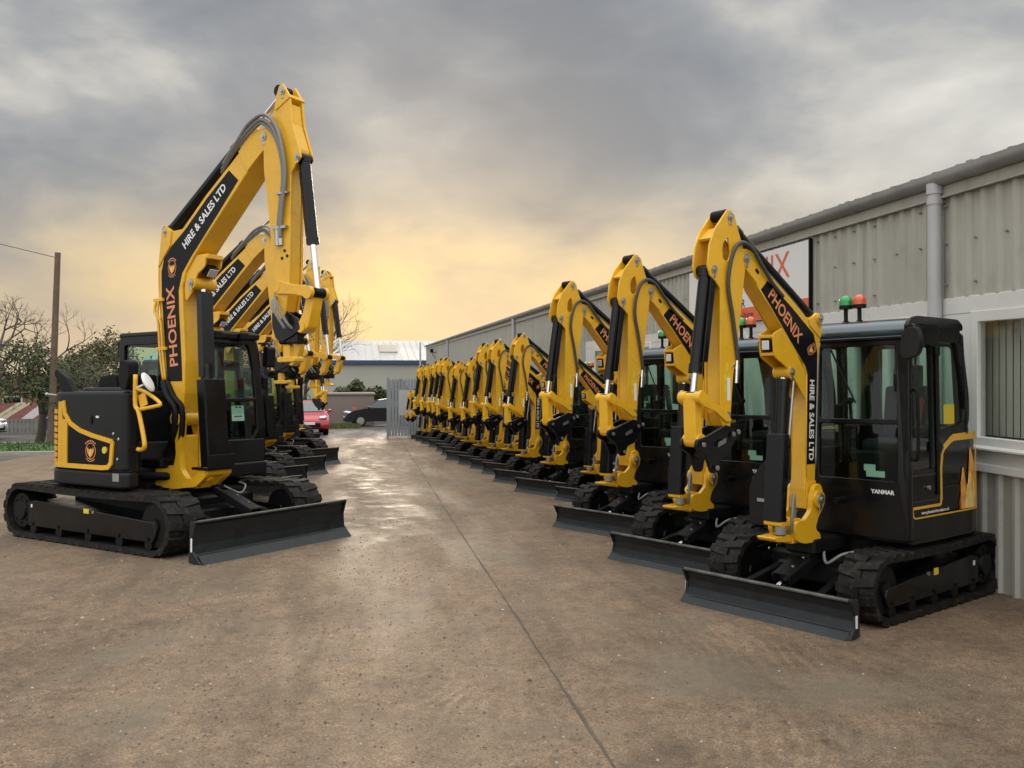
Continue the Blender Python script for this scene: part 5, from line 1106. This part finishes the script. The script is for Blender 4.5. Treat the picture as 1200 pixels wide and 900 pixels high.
# sign board
sg = MB(); sg.box(WX - 0.085, WX - 0.05, 10.15, 14.1, 2.50, 3.42, 0.004); sign = sg.obj('sign_board', M['signw']); tag(sign, 'white sign board with orange lettering and orange strip on the wall', 'sign')
b = MB(); b.box(WX - 0.089, WX - 0.0855, 10.16, 14.09, 2.51, 2.70); b.obj('orange_strip', M['signo'], sign)
b = MB(); b.box(WX - 0.09, WX - 0.045, 10.12, 10.148, 2.49, 3.43); b.obj('edge_trim', M['decal'], sign)
sx = WX - 0.088
text_mesh('lettering', 'PHOENIX', 0.36, (sx + 0.001, 11.88, 3.19), (0, -1, 0), (0, 0, 1), M['signo'], sign, width=2.5, weight=0.0)
text_mesh('lettering', 'PLANT HIRE', 0.13, (sx + 0.001, 12.7, 2.90), (0, -1, 0), (0, 0, 1), M['decal'], sign, width=1.3, weight=0.0) if False else text_mesh('lettering', 'HIRE', 0.13, (sx + 0.001, 12.55, 2.91), (0, -1, 0), (0, 0, 1), M['decal'], sign, width=0.5, weight=0.0)
text_mesh('lettering', '& GR', 0.13, (sx + 0.001, 12.2, 2.77), (0, -1, 0), (0, 0, 1), M['decal'], sign, width=0.5, weight=0.0)
text_mesh('lettering', 'phoenix-hire', 0.11, (sx - 0.002, 12.2, 2.60), (0, -1, 0), (0, 0, 1), M['decal'], sign, width=1.05, weight=0.0)

# ------------------------------------------------------------------ far end of the yard
M['galv'] = paint('galvanised_steel', (0.24, 0.26, 0.28), 0.6, metal=0.1, var=0.12)
gate = empty('palisade_gate', (1.45, 35.5, gz(35.5))); tag(gate, 'grey galvanised palisade gate standing open at the end of the yard', 'gate')
b = MB(); L = 1.12
for k in range(10):
    x = 0.04 + k * L / 9.0
    b.xz([(x - 0.054, 0.08), (x + 0.054, 0.08), (x + 0.054, 2.28), (x, 2.38), (x - 0.054, 2.28)], -0.012, 0.0)
o = b.obj('pales', M['galv'], gate)
b = MB()
for z in (0.35, 1.9): b.box(-0.05, L + 0.1, 0.002, 0.05, z, z + 0.06)
b.box(-0.08, 0.0, 0.0, 0.08, 0.0, 2.42); b.box(L + 0.08, L + 0.18, 0.0, 0.1, 0.0, 2.45); b.obj('gate_frame', M['galv'], gate)
b = MB(); b.box(0.4, 0.95, -0.02, -0.014, 0.9, 1.9); b.obj('notice', M['silver'], gate)
b = MB()
for i in range(8):
    for k in range(10):
        x = 1.3 + 1.4 * i / 8
fence = empty('palisade_fence', (2.75, 35.7, gz(35.7))); tag(fence, 'grey palisade fence panel between the gate and the warehouse', 'fence')
b = MB()
for k in range(20):
    x = 0.06 + k * 0.145; b.xz([(x - 0.034, 0.08), (x + 0.034, 0.08), (x + 0.034, 2.24), (x, 2.32), (x - 0.034, 2.24)], -0.012, 0.0)
b.obj('pales', M['galv'], fence)
b = MB()
for z in (0.35, 1.85): b.box(0.0, 2.95, 0.002, 0.05, z, z + 0.06)
b.obj('rails', M['galv'], fence)
b = MB(); b.cyl((3.75, 49, gz(49)), (3.72, 49, 3.35), 0.07, 0.045, n=10); o = b.obj('steel_post', M['silver']); tag(o, 'tall thin grey steel post rising behind the palisade gate', 'post')

M['wclad'] = paint('far_cladding_paint', (0.42, 0.42, 0.37), 0.6, var=0.08, scale=0.4)
M['wroof'] = paint('pale_roof_sheet', (0.40, 0.40, 0.395), 0.45, var=0.08, scale=0.3)
M['blue'] = paint('blue_eaves', (0.03, 0.06, 0.13), 0.5)
M['rooflight'] = paint('rooflight_plastic', (0.34, 0.30, 0.24), 0.5)
far = empty('far_warehouse', (2, 75, gz(75))); tag(far, 'pale grey industrial shed with white roof and blue eaves across the road', 'building')
def infar(o): o.parent = far; o.matrix_parent_inverse = Matrix.Translation(far.location).inverted(); return o
b = MB(); b.box(-16, 26, 75, 95, gz(75) - 0.3, 2.3)
x = -16
while x < 26: b.box(x, x + 0.12, 74.94, 75, gz(75), 2.3); x += 0.5
infar(b.obj('wall', M['wclad']))
b = MB(); b.box(-16.3, 26.3, 74.7, 75.0, 2.3, 2.62, 0.02); infar(b.obj('eaves', M['blue']))
b = MB(); b.poly3([(-16.3, 74.7, 2.64), (-16.3, 85, 4.6), (-16.3, 95.3, 2.64)], [(26.3, 74.7, 2.64), (26.3, 85, 4.6), (26.3, 95.3, 2.64)])
x = -16.2
while x < 26: b.obox((x, 74.8, 2.665), (x, 84.9, 4.605), 0.04, 0.03); x += 0.6
rf = infar(b.obj('roof', M['wroof']))
b = MB(); b.obox((3.2, 78.4, 3.40), (3.2, 82.0, 4.09), 1.6, 0.08); b.obj('rooflight', M['rooflight'], rf)
M['render'] = paint('brown_render', (0.23, 0.185, 0.16), 0.85, var=0.12, scale=0.8)
sub = MB(); sub.box(-1.55, 1.25, 50.5, 53.0, gz(51) - 0.3, 0.42); o = sub.obj('substation_hut', M['render']); tag(o, 'low brown rendered flat roofed hut behind the black car', 'hut')
b = MB(); b.box(-1.62, 1.32, 50.42, 53.08, 0.421, 0.52, 0.01); b.obj('flat_roof', M['render'], o)
b = MB(); b.box(0.02, 0.28, 50.475, 50.498, -0.42, -0.28); b.box(0.5, 0.7, 50.475, 50.498, -0.5, -0.34); b.obj('warning_notice', M['signo'], o)
b = MB(); b.box(0.14, 0.26, 50.475, 50.498, -0.64, -0.48); b.obj('notice', M['signw'], o)
M['brick'] = paint('red_brick', (0.27, 0.12, 0.07), 0.85, var=0.25, scale=2)
hz = empty('brick_house', (-22, 62, gz(62))); tag(hz, 'red brick house glimpsed behind the trees on the left', 'house')
b = MB(); b.box(-5, 5, 0, 8, -0.3, 1.9); b.obj('wall', M['brick'], hz)
b = MB(); b.poly3([(-5.3, -0.3, 1.9), (-5.3, 4, 3.1), (-5.3, 8.3, 1.9)], [(5.3, -0.3, 1.9), (5.3, 4, 3.1), (5.3, 8.3, 1.9)]); b.obj('roof', paint('brown_tiles', (0.16, 0.08, 0.05), 0.8, var=0.2), hz)
for x in (-3, 0.5, 3):
    b = MB(); b.box(x - 0.6, x + 0.6, -0.04, -0.002, 0.7, 1.7); w = b.obj('window', M['upvc'], hz); b = MB(); b.box(x - 0.5, x + 0.5, -0.055, -0.042, 0.78, 1.62); b.obj('pane', M['decal'], w)

# left boundary: railing wall with striped banner
M['slat'] = paint('weathered_boards', (0.19, 0.185, 0.17), 0.8, var=0.2)
M['banc'] = paint('banner_cream', (0.55, 0.47, 0.33), 0.6); M['banr'] = paint('banner_maroon', (0.24, 0.09, 0.08), 0.6, var=0.15); M['bang'] = paint('banner_green', (0.13, 0.14, 0.04), 0.6); M['banw'] = paint('banner_white', (0.6, 0.57, 0.56), 0.6)
yb_ = 44.0; zb_ = gz(44)
wl = MB()
x = -40.0
while x < -9: wl.box(x, x + 0.13, yb_, yb_ + 0.05, zb_, zb_ + 0.66); x += 0.17
wl.box(-40, -9, yb_ + 0.052, yb_ + 0.1, zb_ + 0.1, zb_ + 0.2); wl.box(-40, -9, yb_ + 0.052, yb_ + 0.1, zb_ + 0.5, zb_ + 0.6)
o = wl.obj('board_fence', M['slat']); tag(o, 'low weathered board fence across the road under the striped banner', 'fence')
x0, x1, z0, z1 = -24.0, -9.2, zb_ + 0.68, zb_ + 1.42
bn = MB(); bn.box(x0, x1, yb_ - 0.0, yb_ + 0.03, z0, z1); ban = bn.obj('banner', M['banr']); tag(ban, 'long cream and maroon diagonal striped banner on the far roadside fence', 'banner')
H_ = z1 - z0
cre, gre, whi = [], [], []
x = x0 + 0.2
while x < x1 - 2.0:
    cre.append([(x, z0), (x + 0.62, z0), (x + 0.62 + H_ * 1.5, z1), (x + H_ * 1.5, z1)])
    for k in range(9):
        t = 0.1 + k * 0.09; xx = x + 0.22 + t * H_ * 1.5; zz = z0 + t * H_
        gre.append([(xx, zz), (xx + 0.09, zz + 0.02), (xx + 0.2, zz + 0.06), (xx + 0.11, zz + 0.04 + 0.02 * (k % 3))])
    whi.append([(x + 1.25, z0), (x + 1.75, z0), (x + 1.75 + H_ * 0.9, z0 + H_ * 0.62), (x + 1.35 + H_ * 0.9, z0 + H_ * 0.85)])
    x += 2.55
bpl = lambda u, v, w: (u, yb_ - w, v)
flat('cream_stripe', cre, bpl, 0.003, M['banc'], ban, 0.0005); flat('pale_patch', whi, bpl, 0.003, M['banw'], ban, 0.0006); flat('dark_script', gre, bpl, 0.002, M['bang'], ban, 0.004)

# ------------------------------------------------------------------ cars
def car(name, body_col, x, y, heading, label, L=3.9, W=1.7, Hh=1.48, plate=True):
    pm = paint(name + '_paint', body_col, 0.25, coat=0.7); root = empty(name)
    l2 = L / 2
    low = rpoly([(-l2, 0.3), (l2 - 0.06, 0.26), (l2, 0.42), (l2 - 0.04, 0.66), (l2 - 0.35, 0.84), (l2 - 0.95, 0.97), (0.35, 1.0), (-l2 + 0.1, 0.98), (-l2 - 0.02, 0.7)], [0.08, 0.08, 0.1, 0.1, 0.2, 0.2, 0.05, 0.12, 0.1], 5)
    b = MB(); b.xz(low, -W / 2, W / 2, 0.07, 3); bd = b.obj('body', pm, root)
    cab = [(l2 - 1.05, 0.95), (0.12, Hh - 0.06), (-0.35, Hh), (-l2 + 0.55, Hh - 0.06), (-l2 + 0.08, 0.95)]
    A = [(px, -W / 2 + 0.05 + (pz - 0.95) * 0.30, pz) for px, pz in cab]; B = [(px, -q, pz) for px, q, pz in [(a[0], a[1], a[2]) for a in A]]
    b = MB(); b.poly3(A, B, 0.05, 3); b.obj('cabin', pm, bd)
    def gl(nm, pts):
        b = MB(); c = sum((Vector(p) for p in pts), Vector()) / len(pts); nn = (Vector(pts[1]) - Vector(pts[0])).cross(Vector(pts[2]) - Vector(pts[0])).normalized()
        if nn.dot(c - Vector((-0.3, 0, 0.9))) < 0: nn = -nn
        b.poly3([Vector(p) + nn * 0.012 for p in pts], [Vector(p) - nn * 0.01 for p in pts]); return b.obj(nm, M['carglass'], bd)
    def on(t0, t1, s, zz): pass
    hy = lambda z: W / 2 - 0.05 - (z - 0.95) * 0.30
    f0, f1 = (l2 - 1.05 - 0.06, 1.0), (0.2, Hh - 0.10)
    gl('windscreen', [(f0[0] - 0.0, -hy(1.0) + 0.08, f0[1]), (f0[0], hy(1.0) - 0.08, f0[1]), (f1[0], hy(Hh) - 0.06, f1[1]), (f1[0], -hy(Hh) + 0.06, f1[1])])
    gl('rear_window', [(-l2 + 0.16, -hy(1.05) + 0.1, 1.08), (-l2 + 0.16, hy(1.05) - 0.1, 1.08), (-l2 + 0.5, hy(Hh) - 0.1, Hh - 0.14), (-l2 + 0.5, -hy(Hh) + 0.1, Hh - 0.14)])
    for s in (-1, 1):
        for pts in ([(l2 - 1.22, 1.0), (0.12, Hh - 0.13), (-0.28, Hh - 0.11), (-0.28, 1.0)], [(-0.36, 1.0), (-0.36, Hh - 0.11), (-l2 + 0.68, Hh - 0.14), (-l2 + 0.42, 1.02)]):
            gl('side_window', [(px, s * (hy(pz) - 0.0), pz) for px, pz in pts])
        for xx in (l2 - 0.78, -l2 + 0.62):
            b = MB(); b.cyl((xx, s * (W / 2 - 0.2), 0.31), (xx, s * (W / 2 + 0.01), 0.31), 0.31, n=24); wh = b.obj('wheel', M['rubber'], root)
            b = MB(); b.cyl((xx, s * (W / 2 + 0.005), 0.31), (xx, s * (W / 2 + 0.02), 0.31), 0.20, n=20); b.obj('rim', M['steel'], wh)
        b = MB(); b.ball((l2 - 0.2, s * (W / 2 - 0.26), 0.74), 0.2, 0.2, 0.1, 14, 8); b.obj('headlight', M['lampglass'], bd)
        b = MB(); b.box(-l2 - 0.03, -l2 + 0.1, s * (W / 2 - 0.22) - 0.1, s * (W / 2 - 0.22) + 0.1, 0.75, 0.95, 0.03); b.obj('tail_light', M['red'], bd)
        b = MB(); b.ball((l2 - 1.2, s * (W / 2 + 0.09), 1.03), 0.06, 0.1, 0.07, 10, 6); b.obj('door_mirror', pm, bd)
    b = MB(); b.box(l2 - 0.06, l2 + 0.012, -0.5, 0.5, 0.36, 0.54, 0.03); b.box(l2 - 0.1, l2 + 0.01, -0.6, 0.6, 0.28, 0.33, 0.01); b.obj('grille', M['matte'], bd)
    if plate:
        b = MB(); b.box(l2 + 0.0, l2 + 0.022, -0.26, 0.26, 0.46, 0.57, 0.004); b.obj('number_plate', M['white'], bd)
    root.matrix_world = slope_mat(x, y, heading); tag(root, label, 'car'); return root
M['carglass'] = paint('car_glass', (0.05, 0.07, 0.08), 0.05, coat=0.6)
car('red_car', (0.45, 0.012, 0.025), -1.98, 40.2, -84, 'red hatchback facing the camera at the end of the left row')
car('black_car', (0.012, 0.013, 0.016), 1.55, 48.6, 186, 'black car parked side on in front of the brown hut')
car('white_and_blue_car', (0.5, 0.52, 0.55), -15.75, 38.5, 0, 'white car just entering the frame on the far left road')
car('purple_car', (0.06, 0.03, 0.12), -11.3, 42.3, 180, 'dark purple car on the road behind the wooden pole')

# ------------------------------------------------------------------ pole, trees, hedge
M['bark'] = paint('bark', (0.055, 0.045, 0.036), 0.9, var=0.3, scale=4, bump=0.5, bscale=20)
M['twig'] = paint('twigs', (0.105, 0.082, 0.062), 0.9, var=0.2)
M['wood'] = paint('brown_pole_wood', (0.13, 0.085, 0.06), 0.85, var=0.25, scale=3, bump=0.3, bscale=25)
for nm, c in (('leaf', (0.05, 0.068, 0.022)), ('leaf2', (0.085, 0.095, 0.035)), ('leaf3', (0.03, 0.045, 0.018)), ('leafb', (0.11, 0.075, 0.035))): M[nm] = paint(nm, c, 0.7, var=0.35, scale=2)
pole = MB(); pole.cyl((-10.35, 33.4, gz(33.4)), (-10.12, 33.4, 5.92), 0.125, 0.095, n=14); pole = pole.obj('telegraph_pole', M['wood']); tag(pole, 'tall brown wooden telegraph pole on the grass verge', 'pole')
b = MB(); b.tube([(-10.2, 33.4, 5.75), (-15, 31.5, 6.9), (-24, 28.5, 9.6)], 0.012, n=5, sub=8); o = b.obj('overhead_wire', M['hose']); tag(o, 'thin overhead wire running left from the wooden pole', 'wire')
def branch_tree(name, x, y, h, r0, seed, label, depth=5, spread=0.55, lean=(0, 0), leaves=0, mats=('leaf', 'leaf2', 'leaf3'), trunk_h=0.3, up=0.25, leafsize=0.09, group=None, fat=0.66, twigs=3):
    rnd = random.Random(seed); root = empty(name, (x, y, gz(y))); tag(root, label, 'tree', group)
    T = MB(); Cc = MB(); tips = []
    def grow(p, d, length, r, lv):
        n = 3; pts = [p]; q = p.copy(); dd = d.copy()
        for i in range(n):
            dd = (dd + Vector((rnd.uniform(-1, 1), rnd.uniform(-1, 1), rnd.uniform(-0.5, 0.8))) * 0.16).normalized(); q = q + dd * length / n; pts.append(q.copy())
        (T if lv >= depth - 1 else Cc).tube(pts, r, n=8 if lv >= depth - 1 else (5 if lv > 1 else 3), sub=2 if lv >= depth - 1 else 1, radii=(r, r * fat))
        if lv <= 2: tips.extend([(pp.copy(), lv) for pp in pts[1:]])
        if lv == 0: return
        for k in range(rnd.choice((2, 3, 3)) if lv > 1 else twigs):
            nd = (dd + Vector((rnd.gauss(0, 1), rnd.gauss(0, 1), rnd.gauss(up, 0.7))) * spread).normalized()
            grow(pts[-1] if k < 2 else pts[2], nd, length * rnd.uniform(0.62, 0.86), r * fat * rnd.uniform(0.7, 0.95), lv - 1)
    grow(Vector((0, 0, -0.05)), Vector((lean[0], lean[1], 1)).normalized(), h * trunk_h, r0, depth)
    T.obj('trunk', M['bark'], root); Cc.obj('branches', M['twig'], root)
    if leaves:
        mbs = [MB() for _ in mats]
        for k in range(leaves):
            p, lv = rnd.choice(tips); i = rnd.randrange(len(mats)); s = leafsize * rnd.uniform(0.6, 1.4)
            c = p + Vector((rnd.gauss(0, 1), rnd.gauss(0, 1), rnd.gauss(0, 1))) * 0.17
            a = Vector((rnd.gauss(0, 1), rnd.gauss(0, 1), rnd.gauss(0, 1))).normalized(); bb = a.orthogonal().normalized()
            mbs[i].quad([c - a * s, c + bb * s * 0.55, c + a * s, c - bb * s * 0.55])
        for i, m_ in enumerate(mats): mbs[i].obj('crown', M[m_], root)
    return root
branch_tree('leafy_tree', -10.95, 34.0, 3.9, 0.17, 12, 'dark leafy tree with leaning trunk on the grass verge beside the pole', depth=5, spread=0.75, lean=(0.28, 0), leaves=6500, trunk_h=0.30, up=0.1, leafsize=0.055, twigs=4)
branch_tree('bare_tree', -13.4, 36.5, 8.2, 0.18, 21, 'bare spreading tree at the left edge of the picture', depth=6, spread=0.7, leaves=0, trunk_h=0.26, up=0.1, twigs=4, fat=0.7)
branch_tree('bare_tree', -12.3, 38.6, 6.6, 0.13, 77, 'bare twiggy tree behind the wooden pole', depth=6, spread=0.65, trunk_h=0.26, up=0.2, twigs=4, fat=0.7)
branch_tree('bare_tree', -3.4, 67.0, 10.5, 0.15, 41, 'smaller bare tree behind the brown hut', depth=7, spread=0.55, trunk_h=0.25, up=0.3, twigs=3, fat=0.7)
branch_tree('bare_tree', -4.7, 64.0, 12.5, 0.18, 34, 'bare winter tree rising behind the left excavators and the hut', depth=7, spread=0.55, trunk_h=0.25, up=0.3, twigs=3, fat=0.7)
rt = random.Random(8)
for k in range(9):
    x = -33 + k * 2.9 + rt.uniform(-0.6, 0.6); y = 52 + rt.uniform(-3, 4)
    branch_tree('background_tree', x, y, rt.uniform(3.8, 6.0), 0.14, 60 + k, 'dull green tree in the line of trees across the road on the left', depth=5, spread=0.75, leaves=4200, trunk_h=0.28, up=0.25, leafsize=0.085, twigs=4, mats=('leaf', 'leaf2', 'leafb') if k % 2 else ('leaf3', 'leaf2', 'leafb'), group='trees across the road behind the pole')
for k in range(4):
    branch_tree('far_bare_tree', -9.5 + k * 2.0, 60 + rt.uniform(-2, 3), rt.uniform(4.0, 5.4), 0.12, 90 + k, 'pale bare twiggy tree beyond the left excavator cab', depth=5, spread=0.6, trunk_h=0.28, up=0.25, group='bare trees behind the nearest cab')
def hedge(name, x0, x1, y0, y1, h, n, seed, label, mats=('leaf', 'leaf2', 'leaf3')):
    r = random.Random(seed); root = empty(name, ((x0 + x1) / 2, (y0 + y1) / 2, gz(y0))); tag(root, label, 'hedge')
    cx = (x0 + x1) / 2; ph = r.random() * 6
    for mi, m_ in enumerate(mats):
        b = MB()
        for k in range(n // len(mats)):
            x = r.uniform(x0, x1); hh = h * (0.82 + 0.10 * math.sin(x * 1.9 + ph) + 0.08 * math.sin(x * 4.7)) * (1 - 0.25 * abs((x - cx) / (x1 - x0) * 2) ** 4)
            c = Vector((x - cx, r.uniform(y0, y1) - (y0 + y1) / 2, hh * r.random() ** 0.6 + r.gauss(0, 0.06))); s = 0.12 * r.uniform(0.6, 1.5)
            a = Vector((r.gauss(0, 1), r.gauss(0, 1), r.gauss(0, 1))).normalized(); bb = a.orthogonal().normalized()
            b.quad([c - a * s, c + bb * s * 0.6, c + a * s, c - bb * s * 0.6])
        b.obj('foliage', M[m_], root)
    b = MB()
    for k in range(16):
        x = r.uniform(x0, x1) - cx; b.tube([(x, 0, 0), (x + r.uniform(-0.3, 0.3), r.uniform(-0.3, 0.3), h * 0.5), (x + r.uniform(-0.6, 0.6), r.uniform(-0.5, 0.5), h * 0.85)], 0.04, n=5, sub=2, radii=(0.05, 0.015))
    b.obj('stems', M['bark'], root); return root
hedge('hedge', -1.4, 4.2, 57.0, 59.5, 2.6, 16000, 3, 'dark bramble hedge between the hut and the pale shed')
hedge('hedge', -7.5, -2.0, 47.5, 49.0, 2.0, 6000, 9, 'green hedge behind the red car')
hedge('shrub', 2.4, 5.3, 36.3, 37.2, 1.3, 2600, 15, 'scrubby bush behind the palisade fence at the end of the wall row', mats=('leaf', 'leaf2', 'leafb'))

# ------------------------------------------------------------------ sky, sun, camera
w = bpy.data.worlds.new('World'); scn.world = w; w.use_nodes = True
n = w.node_tree; n.nodes.clear(); out = n.nodes.new('ShaderNodeOutputWorld')
SUN_EL, SUN_AZ = R(11), R(6)      # azimuth measured from +Y towards +X
sky = N(n, 'ShaderNodeTexSky', sky_type='NISHITA', sun_disc=False, sun_elevation=SUN_EL, sun_rotation=SUN_AZ, air_density=1.0, dust_density=2.0)
tc = N(n, 'ShaderNodeTexCoord'); D = tc.outputs['Generated']
sep = N(n, 'ShaderNodeSeparateXYZ', {0: D})
def math_(op, a, b_=None, c=None):
    ins = {0: a}
    if b_ is not None: ins[1] = b_
    if c is not None: ins[2] = c
    return N(n, 'ShaderNodeMath', ins, operation=op).outputs[0]
az = math_('ARCTAN2', sep.outputs[0], sep.outputs[1])     # 0 along +Y, positive to the right
el = math_('ARCSINE', sep.outputs[2])
def bump_(a0, e0, sa, se):
    da = math_('DIVIDE', math_('SUBTRACT', az, R(a0)), R(sa)); de = math_('DIVIDE', math_('SUBTRACT', el, R(e0)), R(se))
    return math_('EXPONENT', math_('MULTIPLY', math_('ADD', math_('MULTIPLY', da, da), math_('MULTIPLY', de, de)), -0.5))
mp1 = N(n, 'ShaderNodeMapping', {'Vector': D, 'Scale': (4.6, 4.6, 8.5), 'Location': (3.1, 1.4, 0.7)})
c1 = N(n, 'ShaderNodeTexNoise', {'Vector': mp1.outputs[0], 'Scale': 1.0, 'Detail': 9.0, 'Roughness': 0.52, 'Distortion': 0.2})
mp2 = N(n, 'ShaderNodeMapping', {'Vector': D, 'Scale': (1.3, 1.3, 2.6), 'Location': (0.4, 5.2, 2.0)})
c2 = N(n, 'ShaderNodeTexNoise', {'Vector': mp2.outputs[0], 'Scale': 1.0, 'Detail': 4.0, 'Roughness': 0.5, 'Distortion': 0.3})
cl = math_('ADD', math_('MULTIPLY', c1.outputs['Fac'], 0.62), math_('MULTIPLY', c2.outputs['Fac'], 0.38))
cl = math_('ADD', cl, math_('MULTIPLY', bump_(36, 17, 11, 6), 0.13))
cl = math_('ADD', cl, math_('MULTIPLY', bump_(-24, 7, 9, 4), 0.04))
cl = math_('SUBTRACT', cl, math_('MULTIPLY', bump_(12, 13, 14, 5), 0.075))
cl = math_('SUBTRACT', cl, math_('MULTIPLY', bump_(-8, 21, 14, 5), 0.03))
grey = ramp(n, cl, [(0.37, (0.215, 0.24, 0.28)), (0.46, (0.29, 0.312, 0.345)), (0.53, (0.40, 0.41, 0.42)), (0.60, (0.60, 0.585, 0.55)), (0.70, (0.85, 0.83, 0.76))])
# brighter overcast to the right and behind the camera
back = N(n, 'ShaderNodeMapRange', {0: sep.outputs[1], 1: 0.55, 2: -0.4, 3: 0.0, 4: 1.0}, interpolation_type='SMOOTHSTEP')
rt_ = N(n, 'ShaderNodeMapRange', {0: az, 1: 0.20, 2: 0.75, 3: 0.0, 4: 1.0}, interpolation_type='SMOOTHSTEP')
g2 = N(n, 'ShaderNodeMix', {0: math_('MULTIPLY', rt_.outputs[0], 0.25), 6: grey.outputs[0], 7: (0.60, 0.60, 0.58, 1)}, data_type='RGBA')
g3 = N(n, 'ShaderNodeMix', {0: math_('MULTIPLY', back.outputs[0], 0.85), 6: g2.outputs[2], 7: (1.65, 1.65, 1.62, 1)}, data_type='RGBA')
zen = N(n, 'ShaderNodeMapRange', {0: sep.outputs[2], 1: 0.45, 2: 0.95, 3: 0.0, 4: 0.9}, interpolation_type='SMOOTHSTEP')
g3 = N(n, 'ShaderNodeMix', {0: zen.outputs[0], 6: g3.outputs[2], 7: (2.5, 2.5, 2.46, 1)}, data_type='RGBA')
# warm light through the cloud low ahead
azd = math_('SUBTRACT', az, R(2)); a2 = math_('MULTIPLY', azd, azd); ga = math_('EXPONENT', math_('MULTIPLY', a2, -1 / (2 * R(19) ** 2)))
eld = math_('SUBTRACT', el, R(4.5)); e2 = math_('MULTIPLY', eld, eld); ge = math_('EXPONENT', math_('MULTIPLY', e2, -1 / (2 * R(3.8) ** 2)))
gap = N(n, 'ShaderNodeMapRange', {0: c1.outputs['Fac'], 1: 0.36, 2: 0.60, 3: 0.2, 4: 0.95})
warm = math_('MINIMUM', math_('MULTIPLY', math_('MULTIPLY', ga, ge), gap.outputs[0]), 1.0)
g4 = N(n, 'ShaderNodeMix', {0: warm, 6: g3.outputs[2], 7: (0.98, 0.69, 0.29, 1)}, data_type='RGBA')
# pale peach band along the horizon
lowb = N(n, 'ShaderNodeMapRange', {0: el, 1: R(8), 2: R(0.5), 3: 0.0, 4: 0.7}, interpolation_type='SMOOTHSTEP')
fr_ = N(n, 'ShaderNodeMapRange', {0: sep.outputs[1], 1: 0.2, 2: 0.8, 3: 0.0, 4: 1.0}, interpolation_type='SMOOTHSTEP')
g5 = N(n, 'ShaderNodeMix', {0: math_('MULTIPLY', math_('MULTIPLY', lowb.outputs[0], fr_.outputs[0]), math_('SUBTRACT', 1.0, math_('MULTIPLY', warm, 0.6))), 6: g4.outputs[2], 7: (0.86, 0.665, 0.42, 1)}, data_type='RGBA')
bg1 = N(n, 'ShaderNodeBackground', {'Color': sky.outputs[0], 'Strength': 0.08})
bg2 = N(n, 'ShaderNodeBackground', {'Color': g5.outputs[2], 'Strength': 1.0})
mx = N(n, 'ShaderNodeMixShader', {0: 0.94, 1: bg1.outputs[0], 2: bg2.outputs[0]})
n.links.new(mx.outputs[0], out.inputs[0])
sl_ = bpy.data.lights.new('sun', 'SUN'); sl_.energy = 0.9; sl_.angle = R(14); sl_.color = (1.0, 0.85, 0.66)
so = bpy.data.objects.new('sun', sl_); COL.objects.link(so)
sd = Vector((math.sin(SUN_AZ) * math.cos(SUN_EL), math.cos(SUN_AZ) * math.cos(SUN_EL), math.sin(SUN_EL))); so.rotation_euler = (-sd).to_track_quat('-Z', 'Y').to_euler()

cd = bpy.data.cameras.new('camera'); cam = bpy.data.objects.new('camera', cd); COL.objects.link(cam)
cam.location = (0, 0, CAM_H); cam.rotation_euler = (R(90), 0, -math.atan(188 / 1040.0))
cd.sensor_width = 36; cd.lens = 1040 / 1200 * 36; cd.shift_y = -16 / 1200; cd.clip_end = 2000; cd.clip_start = 0.05
scn.camera = cam
scn.view_settings.view_transform = 'Standard'; scn.view_settings.look = 'None'; scn.view_settings.exposure = 0; scn.view_settings.gamma = 1
scn.cycles.max_bounces = 8; scn.cycles.transparent_max_bounces = 24; scn.cycles.use_denoising = True
